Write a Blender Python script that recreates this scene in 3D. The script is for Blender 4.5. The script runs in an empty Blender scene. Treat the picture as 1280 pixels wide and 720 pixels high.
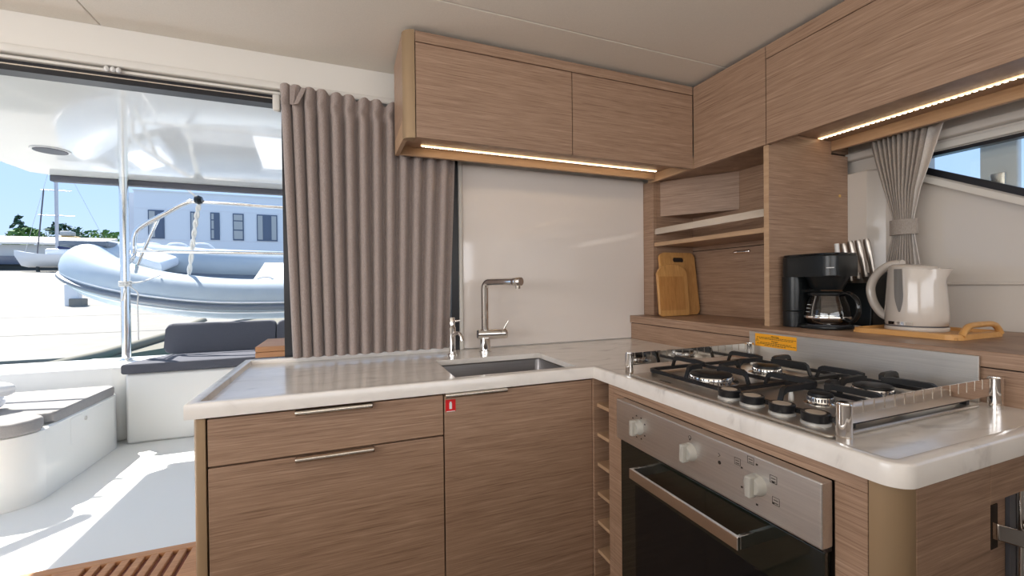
import bpy, bmesh, math, random
from mathutils import Vector, Matrix
random.seed(7)
PI = math.pi
SC = bpy.context.scene
COL = SC.collection

# ---------------------------------------------------------------- camera
FPX, CXP, CYP = 532.0, 640.0, 360.0
def _c(u, v): return Vector((u - CXP, -(v - CYP), FPX))
_X = _c(2000, 342).normalized()
_Y = _c(432, 358); _Y = (_Y - _X * _X.dot(_Y)).normalized()
_Z = Vector((_X.y*_Y.z - _X.z*_Y.y, _X.z*_Y.x - _X.x*_Y.z, _X.x*_Y.y - _X.y*_Y.x))
if _Z.y < 0: _Z = -_Z
CAM = Vector((0, 0, 1.2))
def ray(u, v):
    q = _c(u, v); return Vector((_X.dot(q), _Y.dot(q), _Z.dot(q)))
def on(u, v, ax, val):                       # pixel ray met with an axis plane
    d = ray(u, v); return CAM + d * ((val - CAM[ax]) / d[ax])
cam_d = bpy.data.cameras.new('camera'); cam = bpy.data.objects.new('camera', cam_d); COL.objects.link(cam)
cam_d.sensor_width = 36; cam_d.lens = 36 * FPX / 1280; cam_d.clip_start = 0.02; cam_d.clip_end = 500
# camera axes in world: right, up, back
rt = Vector((_X.x, _Y.x, _Z.x)); up = Vector((_X.y, _Y.y, _Z.y)); fw = Vector((_X.z, _Y.z, _Z.z))
M = Matrix((( rt.x, up.x, -fw.x, CAM.x), (rt.y, up.y, -fw.y, CAM.y), (rt.z, up.z, -fw.z, CAM.z), (0, 0, 0, 1)))
cam.matrix_world = M
SC.camera = cam
# ---------------------------------------------------------------- world, sun, lights, exposure
SC.view_settings.view_transform = 'Standard'; SC.view_settings.look = 'None'
SC.view_settings.gamma = 1.0; SC.view_settings.exposure = 0.3; SC.view_settings.use_curve_mapping = False
W = bpy.data.worlds.new('sky'); SC.world = W; W.use_nodes = True
nt = W.node_tree; nt.nodes.clear()
tc = nt.nodes.new('ShaderNodeTexCoord'); sp = nt.nodes.new('ShaderNodeSeparateXYZ'); cr = nt.nodes.new('ShaderNodeValToRGB')
bg = nt.nodes.new('ShaderNodeBackground'); wo = nt.nodes.new('ShaderNodeOutputWorld')
nt.links.new(tc.outputs['Generated'], sp.inputs[0]); nt.links.new(sp.outputs['Z'], cr.inputs[0])
nt.links.new(cr.outputs[0], bg.inputs[0]); nt.links.new(bg.outputs[0], wo.inputs[0])
el = cr.color_ramp.elements
el[0].position = 0.0; el[0].color = (0.44, 0.57, 0.78, 1); el[1].position = 1.0; el[1].color = (0.22, 0.35, 0.60, 1)
e = el.new(0.16); e.color = (0.35, 0.51, 0.78, 1)
e = el.new(0.45); e.color = (0.31, 0.45, 0.70, 1)
bg.inputs[1].default_value = 1.35
SUN_DIR = Vector((1.15, -1.2, -2.15))
sd = bpy.data.lights.new('sun', 'SUN'); sd.energy = 9.5; sd.angle = 0.009; sd.color = (1, 0.96, 0.9)
sun = bpy.data.objects.new('sun', sd); COL.objects.link(sun)
sun.rotation_euler = SUN_DIR.to_track_quat('-Z', 'Y').to_euler(); sun.location = (-6, 8, 12)
def area(name, loc, tgt, sx, sy, power, color=(1, 1, 1)):
    l = bpy.data.lights.new(name, 'AREA'); l.shape = 'RECTANGLE'; l.size = sx; l.size_y = sy; l.energy = power; l.color = color
    o = bpy.data.objects.new(name, l); COL.objects.link(o); o.location = loc
    o.rotation_euler = (Vector(tgt) - Vector(loc)).to_track_quat('-Z', 'Y').to_euler(); return o
area('front_fill_lamp', (0.0, -2.42, 1.55), (0, 0, 1.62), 3.6, 0.6, 25, (1.0, 0.96, 0.91))  # added soft fill lamp behind the camera, brightens the galley fronts
area('port_fill_lamp', (-2.42, -0.3, 1.5), (0, -0.1, 1.75), 2.8, 0.7, 34, (1.0, 0.96, 0.91))  # added fill lamp to port, tilted up to brighten the ceiling

# ---------------------------------------------------------------- materials
MATS = {}
def nmat(name):
    m = bpy.data.materials.new(name); m.use_nodes = True; MATS[name] = m
    n = m.node_tree; b = n.nodes['Principled BSDF']; return m, n, b
def plain(name, col, rough=0.5, metal=0.0, coat=0.0, emit=None, es=0, trans=0, ior=1.45, noise=0.0, nscale=30, bump=0.0, coat_r=0.05):
    m, n, b = nmat(name)
    b.inputs['Base Color'].default_value = (*col, 1); b.inputs['Roughness'].default_value = rough; b.inputs['Metallic'].default_value = metal
    b.inputs['Coat Weight'].default_value = coat; b.inputs['Coat Roughness'].default_value = coat_r
    b.inputs['Transmission Weight'].default_value = trans; b.inputs['IOR'].default_value = ior
    if emit: b.inputs['Emission Color'].default_value = (*emit, 1); b.inputs['Emission Strength'].default_value = es
    if noise or bump:
        g = n.nodes.new('ShaderNodeNewGeometry'); t = n.nodes.new('ShaderNodeTexNoise'); t.inputs['Scale'].default_value = nscale; t.inputs['Detail'].default_value = 5
        n.links.new(g.outputs['Position'], t.inputs['Vector'])
        if noise:
            r = n.nodes.new('ShaderNodeValToRGB'); r.color_ramp.elements[0].position = .3; r.color_ramp.elements[1].position = .7
            r.color_ramp.elements[0].color = (*[c*(1-noise) for c in col], 1); r.color_ramp.elements[1].color = (*[min(1, c*(1+noise)) for c in col], 1)
            n.links.new(t.outputs[0], r.inputs[0]); n.links.new(r.outputs[0], b.inputs['Base Color'])
        if bump:
            bp = n.nodes.new('ShaderNodeBump'); bp.inputs['Strength'].default_value = bump; bp.inputs['Distance'].default_value = .002
            n.links.new(t.outputs[0], bp.inputs['Height']); n.links.new(bp.outputs[0], b.inputs['Normal'])
    return m
def streak(name, stops, scale, rough=0.45, metal=0.0, bump=0.15, fine=2.2, dist=0.6, mixf=0.5, coat=0.0):
    """two layers of noise stretched along the grain; scale = world-space stretch"""
    m, n, b = nmat(name)
    g = n.nodes.new('ShaderNodeNewGeometry')
    def layer(k, det):
        mp = n.nodes.new('ShaderNodeMapping'); mp.inputs['Scale'].default_value = tuple(s*k for s in scale)
        t = n.nodes.new('ShaderNodeTexNoise'); t.inputs['Scale'].default_value = 1; t.inputs['Detail'].default_value = det; t.inputs['Roughness'].default_value = .62; t.inputs['Distortion'].default_value = dist
        n.links.new(g.outputs['Position'], mp.inputs['Vector']); n.links.new(mp.outputs[0], t.inputs['Vector']); return t
    a, c = layer(1, 4), layer(fine, 3)
    mx = n.nodes.new('ShaderNodeMix'); mx.data_type = 'FLOAT'; mx.inputs['Factor'].default_value = mixf
    n.links.new(a.outputs[0], mx.inputs['A']); n.links.new(c.outputs[0], mx.inputs['B'])
    r = n.nodes.new('ShaderNodeValToRGB'); els = r.color_ramp.elements
    els[0].position = stops[0][0]; els[0].color = (*stops[0][1], 1); els[1].position = stops[-1][0]; els[1].color = (*stops[-1][1], 1)
    for p, c_ in stops[1:-1]:
        e_ = els.new(p); e_.color = (*c_, 1)
    n.links.new(mx.outputs[0], r.inputs[0]); n.links.new(r.outputs[0], b.inputs['Base Color'])
    b.inputs['Roughness'].default_value = rough; b.inputs['Metallic'].default_value = metal; b.inputs['Coat Weight'].default_value = coat
    if bump:
        bp = n.nodes.new('ShaderNodeBump'); bp.inputs['Strength'].default_value = bump; bp.inputs['Distance'].default_value = .001
        n.links.new(mx.outputs[0], bp.inputs['Height']); n.links.new(bp.outputs[0], b.inputs['Normal'])
    return m
OAK = [(.30, (.175, .100, .062)), (.45, (.325, .202, .133)), (.56, (.405, .262, .177)), (.72, (.56, .39, .28))]
streak('oak', OAK, (4.2, 4.2, 185), rough=.42, bump=.12)
streak('oak_edge', [(.3, (.42, .26, .15)), (.7, (.58, .39, .245))], (3, 3, 60), rough=.45)
streak('bamboo', [(.3, (.50, .24, .075)), (.55, (.64, .34, .115)), (.75, (.74, .43, .17))], (60, 60, 3), rough=.4)
streak('bamboo_dark', [(.3, (.42, .18, .05)), (.55, (.54, .26, .08)), (.75, (.64, .34, .12))], (60, 60, 3), rough=.4)
streak('bamboo_tray', [(.3, (.55, .27, .08)), (.75, (.72, .40, .14))], (20, 3, 20), rough=.4)
streak('teak', [(.3, (.42, .18, .07)), (.75, (.66, .34, .16))], (3, 40, 40), rough=.55)
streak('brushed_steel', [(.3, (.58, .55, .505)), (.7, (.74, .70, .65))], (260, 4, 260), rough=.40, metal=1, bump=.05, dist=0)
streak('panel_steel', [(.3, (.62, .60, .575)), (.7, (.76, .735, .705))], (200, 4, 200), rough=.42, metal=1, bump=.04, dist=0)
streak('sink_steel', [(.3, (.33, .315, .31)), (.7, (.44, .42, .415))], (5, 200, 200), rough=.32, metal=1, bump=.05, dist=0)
plain('bronze_post', (.37, .255, .15), .40, .35)
plain('dark_gap', (.03, .02, .015), .8)
def stone():
    m, n, b = nmat('stone')
    g = n.nodes.new('ShaderNodeNewGeometry'); mp = n.nodes.new('ShaderNodeMapping'); mp.inputs['Scale'].default_value = (3.5, 9, 6)
    t = n.nodes.new('ShaderNodeTexNoise'); t.inputs['Scale'].default_value = 1.6; t.inputs['Detail'].default_value = 9; t.inputs['Distortion'].default_value = 1.4
    n.links.new(g.outputs['Position'], mp.inputs[0]); n.links.new(mp.outputs[0], t.inputs['Vector'])
    r = n.nodes.new('ShaderNodeValToRGB'); els = r.color_ramp.elements
    els[0].position = .30; els[0].color = (.64, .595, .555, 1); els[1].position = .62; els[1].color = (.84, .795, .745, 1)
    x = els.new(.42); x.color = (.79, .745, .695, 1)
    n.links.new(t.outputs[0], r.inputs[0]); n.links.new(r.outputs[0], b.inputs['Base Color'])
    b.inputs['Roughness'].default_value = .22; b.inputs['Coat Weight'].default_value = .25
stone()
plain('ceiling_vinyl', (.82, .765, .685), .62, noise=.03, nscale=300, bump=.15)
plain('wall_white', (.76, .725, .675), .42, bump=.1, nscale=400)
plain('hull_white', (.66, .61, .555), .22, coat=.25)
plain('splash_white', (.80, .735, .685), .08, coat=.4)
plain('frame_white', (.72, .69, .64), .4)
plain('black_alu', (.012, .012, .016), .35)
plain('chrome', (.82, .80, .78), .07, 1)
plain('satin_chrome', (.72, .66, .58), .22, 1)
plain('knife_steel', (.42, .38, .34), .32, 1)
plain('stainless', (.80, .79, .77), .13, 1)
plain('gelcoat', (.86, .855, .82), .28, coat=.3)
plain('hardtop_gloss', (.86, .85, .81), .10, coat=.5, coat_r=.02)
plain('deck_white', (.85, .85, .83), .5, bump=.2, nscale=500)
plain('grey_trim', (.10, .10, .115), .5)
plain('cast_black', (.012, .012, .013), .42)
plain('black_plastic', (.010, .012, .013), .28)
plain('black_gloss', (.006, .007, .008), .08)
plain('knob_black', (.014, .014, .016), .32)
plain('knob_grey', (.46, .44, .395), .35)
plain('knob_skirt', (.55, .54, .52), .3, .3)
plain('knob_cap', (.50, .42, .34), .45)
plain('oven_glass', (.012, .014, .010), .05, coat=.6)
plain('cream_plastic', (.62, .56, .50), .16, coat=.4)
plain('grey_window', (.20, .19, .18), .12)
plain('white_plastic', (.75, .74, .72), .4)
plain('orange_sticker', (.90, .40, .015), .5)
plain('red_sticker', (.70, .015, .02), .4)
plain('ink', (.02, .015, .01), .6)
plain('white_ink', (.85, .85, .85), .5)
plain('led', (1, .9, .75), .5, emit=(1.0, .78, .52), es=6)
plain('led_bed', (.85, .75, .6), .4, emit=(1.0, .66, .34), es=1.3)
plain('dinghy_grey', (.40, .47, .53), .42, noise=.03, nscale=6)
plain('dinghy_dark', (.16, .18, .21), .5)
plain('dinghy_white', (.80, .82, .83), .4)
plain('rope', (.74, .72, .67), .8)
plain('cushion_dark', (.095, .098, .118), .9, noise=.22, nscale=420, bump=.3)
plain('cushion_grey', (.34, .325, .315), .9, noise=.15, nscale=420, bump=.3)
plain('towel', (.85, .85, .86), .9, bump=.4, nscale=300)
plain('concrete', (.235, .224, .197), .8, noise=.06, nscale=3)
plain('quay_dark', (.18, .17, .13), .8)
plain('water', (.02, .16, .17), .08, ior=1.33, bump=.5, nscale=3)
plain('building_white', (.72, .76, .80), .7)
plain('building_side', (.70, .72, .76), .7)
plain('window_dark', (.10, .13, .19), .15)
plain('window_blind', (.42, .44, .44), .6)
plain('shed_roof', (.72, .68, .62), .7)
plain('shed_wall', (.58, .60, .60), .7)
plain('shed_dark', (.05, .06, .06), .7)
plain('boat_white', (.80, .81, .82), .35)
plain('boat_blue', (.02, .03, .10), .5)
plain('mast_metal', (.50, .50, .52), .4, .5)
plain('leaf_dark', (.035, .09, .055), .8, noise=.5, nscale=4)
plain('leaf_light', (.10, .20, .05), .8, noise=.4, nscale=5)
plain('bark', (.12, .08, .05), .9)
plain('floor_wood', (.20, .12, .07), .35, noise=.15, nscale=9)
plain('amber_box', (.65, .42, .15), .6)
plain('rust', (.30, .12, .08), .8)
def glass(name, col, rough=0.0, ior=1.45):
    m, n, b = nmat(name); n.nodes.remove(b)
    o = n.nodes['Material Output']
    tr = n.nodes.new('ShaderNodeBsdfTransparent'); tr.inputs[0].default_value = (*col, 1)
    gl = n.nodes.new('ShaderNodeBsdfGlossy'); gl.inputs['Roughness'].default_value = rough
    fr = n.nodes.new('ShaderNodeFresnel'); fr.inputs[0].default_value = ior; mx = n.nodes.new('ShaderNodeMixShader')
    n.links.new(fr.outputs[0], mx.inputs[0]); n.links.new(tr.outputs[0], mx.inputs[1]); n.links.new(gl.outputs[0], mx.inputs[2]); n.links.new(mx.outputs[0], o.inputs[0])
glass('pane', (.96, .98, .98)); glass('carafe_glass', (.93, .94, .94), .02, 1.5)
def fabric(name, c0, c1, sc, rough=.9):
    m, n, b = nmat(name)
    g = n.nodes.new('ShaderNodeNewGeometry'); mp = n.nodes.new('ShaderNodeMapping'); mp.inputs['Scale'].default_value = sc
    t = n.nodes.new('ShaderNodeTexNoise'); t.inputs['Scale'].default_value = 1; t.inputs['Detail'].default_value = 4; t.inputs['Roughness'].default_value = .7
    r = n.nodes.new('ShaderNodeValToRGB'); r.color_ramp.elements[0].position = .35; r.color_ramp.elements[1].position = .65
    r.color_ramp.elements[0].color = (*c0, 1); r.color_ramp.elements[1].color = (*c1, 1)
    n.links.new(g.outputs['Position'], mp.inputs[0]); n.links.new(mp.outputs[0], t.inputs['Vector']); n.links.new(t.outputs[0], r.inputs[0]); n.links.new(r.outputs[0], b.inputs['Base Color'])
    b.inputs['Roughness'].default_value = rough; b.inputs['Sheen Weight'].default_value = .25
    bp = n.nodes.new('ShaderNodeBump'); bp.inputs['Strength'].default_value = .25; bp.inputs['Distance'].default_value = .0008
    n.links.new(t.outputs[0], bp.inputs['Height']); n.links.new(bp.outputs[0], b.inputs['Normal'])
fabric('curtain_taupe', (.285, .228, .207), (.41, .338, .308), (500, 500, 120))
fabric('curtain_grey', (.30, .26, .225), (.42, .37, .33), (500, 500, 140))
fabric('curtain_lining', (.62, .58, .54), (.74, .70, .66), (400, 400, 120))

# ---------------------------------------------------------------- mesh helpers
class MB:
    def __init__(s): s.bm = bmesh.new()
    def _bev(s, geom, bev, seg=2):
        if bev > 0:
            es = [x for x in geom if isinstance(x, bmesh.types.BMEdge)]
            bmesh.ops.bevel(s.bm, geom=es, offset=bev, segments=seg, profile=.5, affect='EDGES', clamp_overlap=True)
    def box(s, x0, x1, y0, y1, z0, z1, bev=0.0, seg=2):
        P = [(x, y, z) for x in (x0, x1) for y in (y0, y1) for z in (z0, z1)]
        v = [s.bm.verts.new(p) for p in P]
        fs = [s.bm.faces.new([v[i] for i in q]) for q in ((0,1,3,2),(4,6,7,5),(0,4,5,1),(2,3,7,6),(0,2,6,4),(1,5,7,3))]
        if bev: s._bev(list({e for f in fs for e in f.edges}), bev, seg)
        return s
    def prism(s, pts, d, bev=0.0, seg=2):
        """closed polygon of 3-D points extruded along vector d"""
        d = Vector(d); a = [s.bm.verts.new(p) for p in pts]; b = [s.bm.verts.new(Vector(p) + d) for p in pts]; n = len(a)
        fs = [s.bm.faces.new(a), s.bm.faces.new(b[::-1])]
        for i in range(n): fs.append(s.bm.faces.new((a[i], b[i], b[(i+1) % n], a[(i+1) % n])))
        if bev: s._bev(list({e for f in fs[:2] for e in f.edges}), bev, seg)
        return s
    def quad(s, *p):
        s.bm.faces.new([s.bm.verts.new(q) for q in p]); return s
    def grid(s, rows, closed_u=False, closed_v=False):
        V = [[s.bm.verts.new(p) for p in r] for r in rows]; R = len(V); C = len(V[0])
        for i in range(R if closed_u else R-1):
            for j in range(C if closed_v else C-1):
                try: s.bm.faces.new((V[i][j], V[i][(j+1) % C], V[(i+1) % R][(j+1) % C], V[(i+1) % R][j]))
                except ValueError: pass
        return V
    def tube(s, path, r, n=10, cap=True, flat=None):
        """round tube along points; r number or list; flat=(a,b) gives an oval section scaled on side/up"""
        path = [Vector(p) for p in path]; rs = r if isinstance(r, (list, tuple)) else [r]*len(path)
        rows = []; pn = None
        for i, p in enumerate(path):
            t = (path[min(i+1, len(path)-1)] - path[max(i-1, 0)]).normalized()
            if pn is None:
                pn = Vector((0, 0, 1)) if abs(t.z) < .9 else Vector((1, 0, 0))
            nn = (pn - t*pn.dot(t)); nn = nn.normalized() if nn.length > 1e-6 else t.orthogonal().normalized()
            bb = t.cross(nn); pn = nn; fa, fb = flat or (1, 1)
            rows.append([p + nn*rs[i]*fb*math.cos(2*PI*k/n) + bb*rs[i]*fa*math.sin(2*PI*k/n) for k in range(n)])
        V = s.grid(rows, closed_v=True)
        if cap: s.bm.faces.new(V[0][::-1]); s.bm.faces.new(V[-1])
        return s
    def lathe(s, prof, c, n=32, axis=(0, 0, 1), cap=True):
        """profile [(r, h)] spun about axis through c"""
        ax = Vector(axis).normalized(); u = ax.orthogonal().normalized() if abs(ax.z) < .99 else Vector((1, 0, 0)); w = ax.cross(u); c = Vector(c)
        rows = [[c + ax*h + (u*math.cos(2*PI*k/n) + w*math.sin(2*PI*k/n))*max(r, 1e-5) for k in range(n)] for r, h in prof]
        V = s.grid(rows, closed_v=True)
        if cap: s.bm.faces.new(V[0][::-1]); s.bm.faces.new(V[-1])
        return s
    def build(s, name, mat, parent=None, sharp=50):
        bm = s.bm
        bmesh.ops.remove_doubles(bm, verts=bm.verts, dist=1e-5); bmesh.ops.recalc_face_normals(bm, faces=bm.faces)
        off = ORG.get(parent.name, Vector()) if parent else Vector()
        if off.length: bmesh.ops.translate(bm, verts=bm.verts, vec=-off)
        lim = math.radians(sharp)
        for f in bm.faces: f.smooth = True
        for e_ in bm.edges:
            ok = len(e_.link_faces) == 2 and e_.calc_face_angle(9) < lim
            if ok and sharp == 50 and e_.calc_face_angle(9) > .1:      # keep large flat faces flat beside their thin bevels
                A_, B_ = e_.link_faces[0].calc_area(), e_.link_faces[1].calc_area(); ok = max(A_, B_) < 12*max(min(A_, B_), 1e-9)
            e_.smooth = ok
        me = bpy.data.meshes.new(name); bm.to_mesh(me); bm.free(); me.materials.append(MATS[mat])
        o = bpy.data.objects.new(name, me); COL.objects.link(o)
        if parent: o.parent = parent; ORG[o.name] = off
        return o
ORG = {}
def thing(name, label, cat, loc, group=None, kind=None):
    o = bpy.data.objects.new(name, None); o.empty_display_size = .05; COL.objects.link(o); o.location = loc; ORG[o.name] = Vector(loc)
    return tag(o, label, cat, group, kind)
def tag(o, label=None, cat=None, group=None, kind=None):
    if label: o['label'] = label
    if cat: o['category'] = cat
    if group: o['group'] = group
    if kind: o['kind'] = kind
    return o
def struct(name, mb, mat, label, cat, parent=None): return tag(mb.build(name, mat, parent), label, cat, kind='structure')
def bx(*a, **k): return MB().box(*a, **k)
def cr_spline(P, n=8, closed=False):
    P = [Vector(p) for p in P]; out = []; N = len(P)
    for i in range(N if closed else N-1):
        if closed: a, b, c, d = P[i-1], P[i], P[(i+1) % N], P[(i+2) % N]
        else: a, b, c, d = P[max(i-1, 0)], P[i], P[i+1], P[min(i+2, N-1)]
        for k in range(n):
            t = k/n; out.append(.5*((2*b) + (c-a)*t + (2*a-5*b+4*c-d)*t*t + (3*b-a-3*c+d)*t**3))
    if not closed: out.append(P[-1])
    return out
def rrect(x0, x1, y0, y1, r, n=5):
    o = []
    for cx, cy, a in ((x1-r, y1-r, 0), (x0+r, y1-r, 90), (x0+r, y0+r, 180), (x1-r, y0+r, 270)):
        for k in range(n+1):
            t = math.radians(a + 90*k/n); o.append((cx + r*math.cos(t), cy + r*math.sin(t)))
    return o
def text_part(name, body, size, origin, xdir, ydir, mat, parent, ext=.0004, align='LEFT'):
    c = bpy.data.curves.new('t', 'FONT'); c.body = body; c.size = size; c.extrude = ext; c.align_x = align
    t = bpy.data.objects.new('t', c); COL.objects.link(t)
    dg = bpy.context.evaluated_depsgraph_get(); me = bpy.data.meshes.new_from_object(t.evaluated_get(dg)); bpy.data.objects.remove(t)
    xd = Vector(xdir).normalized(); yd = Vector(ydir).normalized(); zd = xd.cross(yd); O = Vector(origin) - ORG.get(parent.name, Vector())
    for v in me.vertices: p = v.co.copy(); v.co = O + xd*p.x + yd*p.y + zd*p.z
    me.materials.clear(); me.materials.append(MATS[mat]); o = bpy.data.objects.new(name, me); COL.objects.link(o); o.parent = parent; return o

# ---------------------------------------------------------------- the room
YW, XR, ZC = 1.925, 2.05, 2.125          # aft wall, hull side, ceiling
CT, CS, CB = .92, .903, .883             # rim top, counter surface, stone underside
LZ = 1.028                               # ledge top
struct('floor', bx(-2.5, 2.2, -2.6, 2.0, -.05, -.002), 'floor_wood', 'dark wooden saloon floor', 'floor')
cl = struct('ceiling', bx(-2.5, 2.3, -2.6, 2.05, ZC+.006, ZC+.06), 'dark_gap', 'beige vinyl saloon ceiling in panels', 'ceiling')
for (x0, x1) in ((-2.5, -.7915), (-.7885, 2.3)):
    for (y0, y1) in ((-2.6, 1.3735), (1.3765, YW)):
        bx(x0, x1, y0, y1, ZC, ZC+.02, bev=.003).build('ceiling_panel', 'ceiling_vinyl', cl)
wa = MB().box(-2.5, 2.3, YW, YW+.06, 1.945, ZC+.02).box(-2.5, -2.0, YW, YW+.06, 0, 1.945).box(.488, 2.3, YW, YW+.06, 0, 1.945).box(-.36, .488, YW, YW+.06, 0, .86)
struct('wall_aft', wa, 'wall_white', 'off-white aft bulkhead with the wide door opening', 'wall')
# forward and port walls (behind the camera) with window openings added to let light in
wf = MB().box(-2.5, 2.3, -2.6, -2.5, 0, 1.25).box(-2.5, 2.3, -2.6, -2.5, 1.85, ZC+.02).box(-2.5, -1.85, -2.6, -2.5, 1.05, 1.85).box(1.85, 2.3, -2.6, -2.5, 1.05, 1.85)
struct('wall_front', wf, 'wall_white', 'forward saloon wall with an added long window opening', 'wall')
wl = MB().box(-2.6, -2.5, -2.6, 2.0, 0, 1.1).box(-2.6, -2.5, -2.6, 2.0, 1.85, ZC+.02).box(-2.6, -2.5, -2.6, -1.75, 1.1, 1.85).box(-2.6, -2.5, 1.15, 2.0, 1.1, 1.85)
struct('wall_left', wl, 'wall_white', 'port saloon wall with an added long window opening', 'wall')
tag(MB().box(-1.9, 1.40, -2.38, -.22, 0, 1.07, bev=.02).build('shade_block', 'frame_white'), 'added white console under the front window', 'blocker')  # unseen block added to keep front light off the lower cabinets
# hull side with a wedge window: narrow aft, growing deeper forward
YA, YB = .935, -1.9                       # aft tip and forward end of the window
zb = lambda y: max(1.15, 1.609 - (.935 - y) * .532)
def wall_right():
    m = MB(); X0, X1 = XR, XR + .07
    m.box(X0, X1, YA, 1.95, 0, ZC+.02); m.box(X0, X1, -2.6, YB, 0, ZC+.02); m.box(X0, X1, YB, YA, 1.672, ZC+.02)
    yk = .935 - (1.609-1.15)/.532
    m.prism([(X0, YB, 0), (X0, YA, 0), (X0, YA, zb(YA)), (X0, yk, 1.15), (X0, YB, 1.15)], (X1-X0, 0, 0)); return m
struct('wall_right', wall_right(), 'hull_white', 'glossy white hull side lining beside the galley', 'wall')
yk = .935 - (1.609-1.15)/.532
w1 = thing('window_1', 'wedge-shaped hull window with black frame beside the tied curtain', 'window', (XR, .2, 1.2), kind='structure')
def band(y0, z0, y1, z1, h, x0, x1): return MB().prism([(x0, y0, z0), (x0, y1, z1), (x0, y1, z1+h), (x0, y0, z0+h)], (x1-x0, 0, 0))
bx(XR-.006, XR+.03, YB, YA, 1.663, 1.676).build('frame_top', 'black_alu', w1)
m = band(YA, zb(YA)-.004, yk, 1.146, .026, XR-.008, XR+.03); m.box(XR-.008, XR+.03, YB, yk, 1.146, 1.172); m.build('frame_bottom', 'black_alu', w1)
m = band(YA+.01, zb(YA)-.030, yk, 1.120, .024, XR-.022, XR+.004); m.build('window_sill', 'frame_white', w1)
bx(XR-.014, XR+.004, YB, YA+.01, 1.680, 1.705, bev=.004).build('frame_lining', 'frame_white', w1)
MB().prism([(XR+.02, YB, 1.15), (XR+.02, yk, 1.15), (XR+.02, YA, zb(YA)), (XR+.02, YA, 1.672), (XR+.02, YB, 1.672)], (.006, 0, 0)).build('pane', 'pane', w1)
# outer grab plate and vertical stay seen through the glass
tg = thing('deck_bracket', 'pale bracket plate outside the wedge window', 'bracket', (XR+.12, .79, 1.4))
bx(XR+.12, XR+.15, .735, .83, 1.40, 1.78, bev=.004).build('plate', 'frame_white', tg); bx(XR+.108, XR+.121, .76, .80, 1.5, 1.58, bev=.004).build('buckle', 'satin_chrome', tg)
tag(MB().tube([(XR+.3, .66, .7), (XR+.3, .61, 2.4)], .014, 10).build('stanchion', 'stainless'), 'thin steel stanchion standing outside the wedge window', 'post')
# mouldings on the hull side
struct('trim_1', bx(XR-.012, XR+.002, -2.4, 1.17, 1.182, 1.192, bev=.004), 'hull_white', 'thin horizontal ridge along the hull side', 'trim')
struct('trim_2', MB().prism([(XR-.05, 1.19, LZ+.001), (XR+.005, 1.19, LZ+.001), (XR+.005, 1.055, LZ+.001), (XR-.05, 1.10, LZ+.001)], (0, 0, .63), bev=.008), 'hull_white', 'white hull pillar between oak panel and tied curtain', 'trim')
struct('trim_3', bx(XR-.04, XR+.004, YB, 1.19, 1.715, 1.745, bev=.006), 'hull_white', 'pale strip above the hull window', 'trim')
# door in the aft bulkhead
dr = thing('door_1', 'black framed sliding glass door in the aft bulkhead', 'door', (0, YW, 0), kind='structure')
bx(-2.0, .49, YW-.004, YW+.05, 1.928, 1.962).build('door_track', 'black_alu', dr)
bx(-2.0, .49, YW-.012, YW-.002, 1.944, 1.948).build('track_line', 'satin_chrome', dr)
bx(.452, .486, YW-.012, YW+.06, .86, 1.94).build('jamb', 'black_alu', dr)
bx(-.232, -.200, YW+.012, YW+.05, .86, 1.93).build('leaf_stile', 'black_alu', dr)
bx(-.200, .452, YW+.028, YW+.034, .88, 1.93).build('pane', 'pane', dr)
struct('trim_4', bx(.486, .504, YW-.022, YW+.001, CS, 1.95, bev=.004), 'frame_white', 'white vertical edging between door jamb and splashback', 'trim')
struct('trim_5', MB().box(-2.0, -.20, YW-.02, YW+.01, 1.962, 1.972, bev=.003).box(-.26, -.232, YW-.014, YW+.01, 1.90, 1.966, bev=.006), 'frame_white', 'white lip under the curtain rail over the doorway', 'trim')
# gloss splashback panel
tag(bx(.506, 1.53, YW-.010, YW-.001, CS+.002, 1.76, bev=.003).build('splashback', 'splash_white'), 'glossy off-white splashback panel behind the sink', 'splashback')

# ---------------------------------------------------------------- curtains
rl = thing('curtain_rail', 'white curtain track along the aft bulkhead over the doorway', 'curtain rail', (-.8, YW-.03, 1.98))
bx(-2.0, .46, YW-.035, YW-.001, 1.978, 2.004, bev=.004).build('rail', 'frame_white', rl)
for k, gx in enumerate((-.765, -.748, -.732)):
    MB().lathe([(.004, 0), (.008, .004), (.008, .012), (.003, .018)], (gx, YW-.028, 1.958), 10).build('glider', 'white_plastic', rl)
def sheet(fn, nu, nv): 
    m = MB(); m.grid([[fn(i/nu, j/nv) for i in range(nu+1)] for j in range(nv+1)]); return m
def curtain_aft():
    N = 13.5
    def fn(u, v):                          # u along, v from bottom to top
        z = .9225 + (1.992-.9225)*v
        xl = -.200 - .032*v; xr = .425 + .045*v
        uu = u**1.18 if True else u        # folds crowd at the open end
        x = xl + (xr-xl)*uu
        ph = 2*PI*N*u
        amp = .021*(1 - .35*max(0, (v-.88)/.12)) * (1.15 - .35*u)
        s = math.sin(ph); s = math.copysign(abs(s)**.7, s)
        y = YW - .064 + amp*s + .004*math.sin(9*u + 3*v)
        x += .006*math.cos(ph)*(1 - u)
        if v > .90:                        # pinched pleats under the heading tape
            k = math.exp(-((v-.925)/.018)**2); y += .010*k*math.cos(ph*1.0+.6); x += .004*k*math.sin(ph)
            z += -(max(0, (v-.93)/.07))*(.006 + .020*u + (.004 + .022*u)*max(0, math.sin(ph*.5+.5))**1.5)
        return (x, y, z)
    return sheet(fn, 330, 60)
c1 = thing('curtain', 'taupe pleated curtain drawn over the glass door by the sink', 'curtain', (.1, YW-.05, .90))
o = curtain_aft().build('fabric', 'curtain_taupe', c1, sharp=180); md = o.modifiers.new('s', 'SOLIDIFY'); md.thickness = .002
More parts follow.
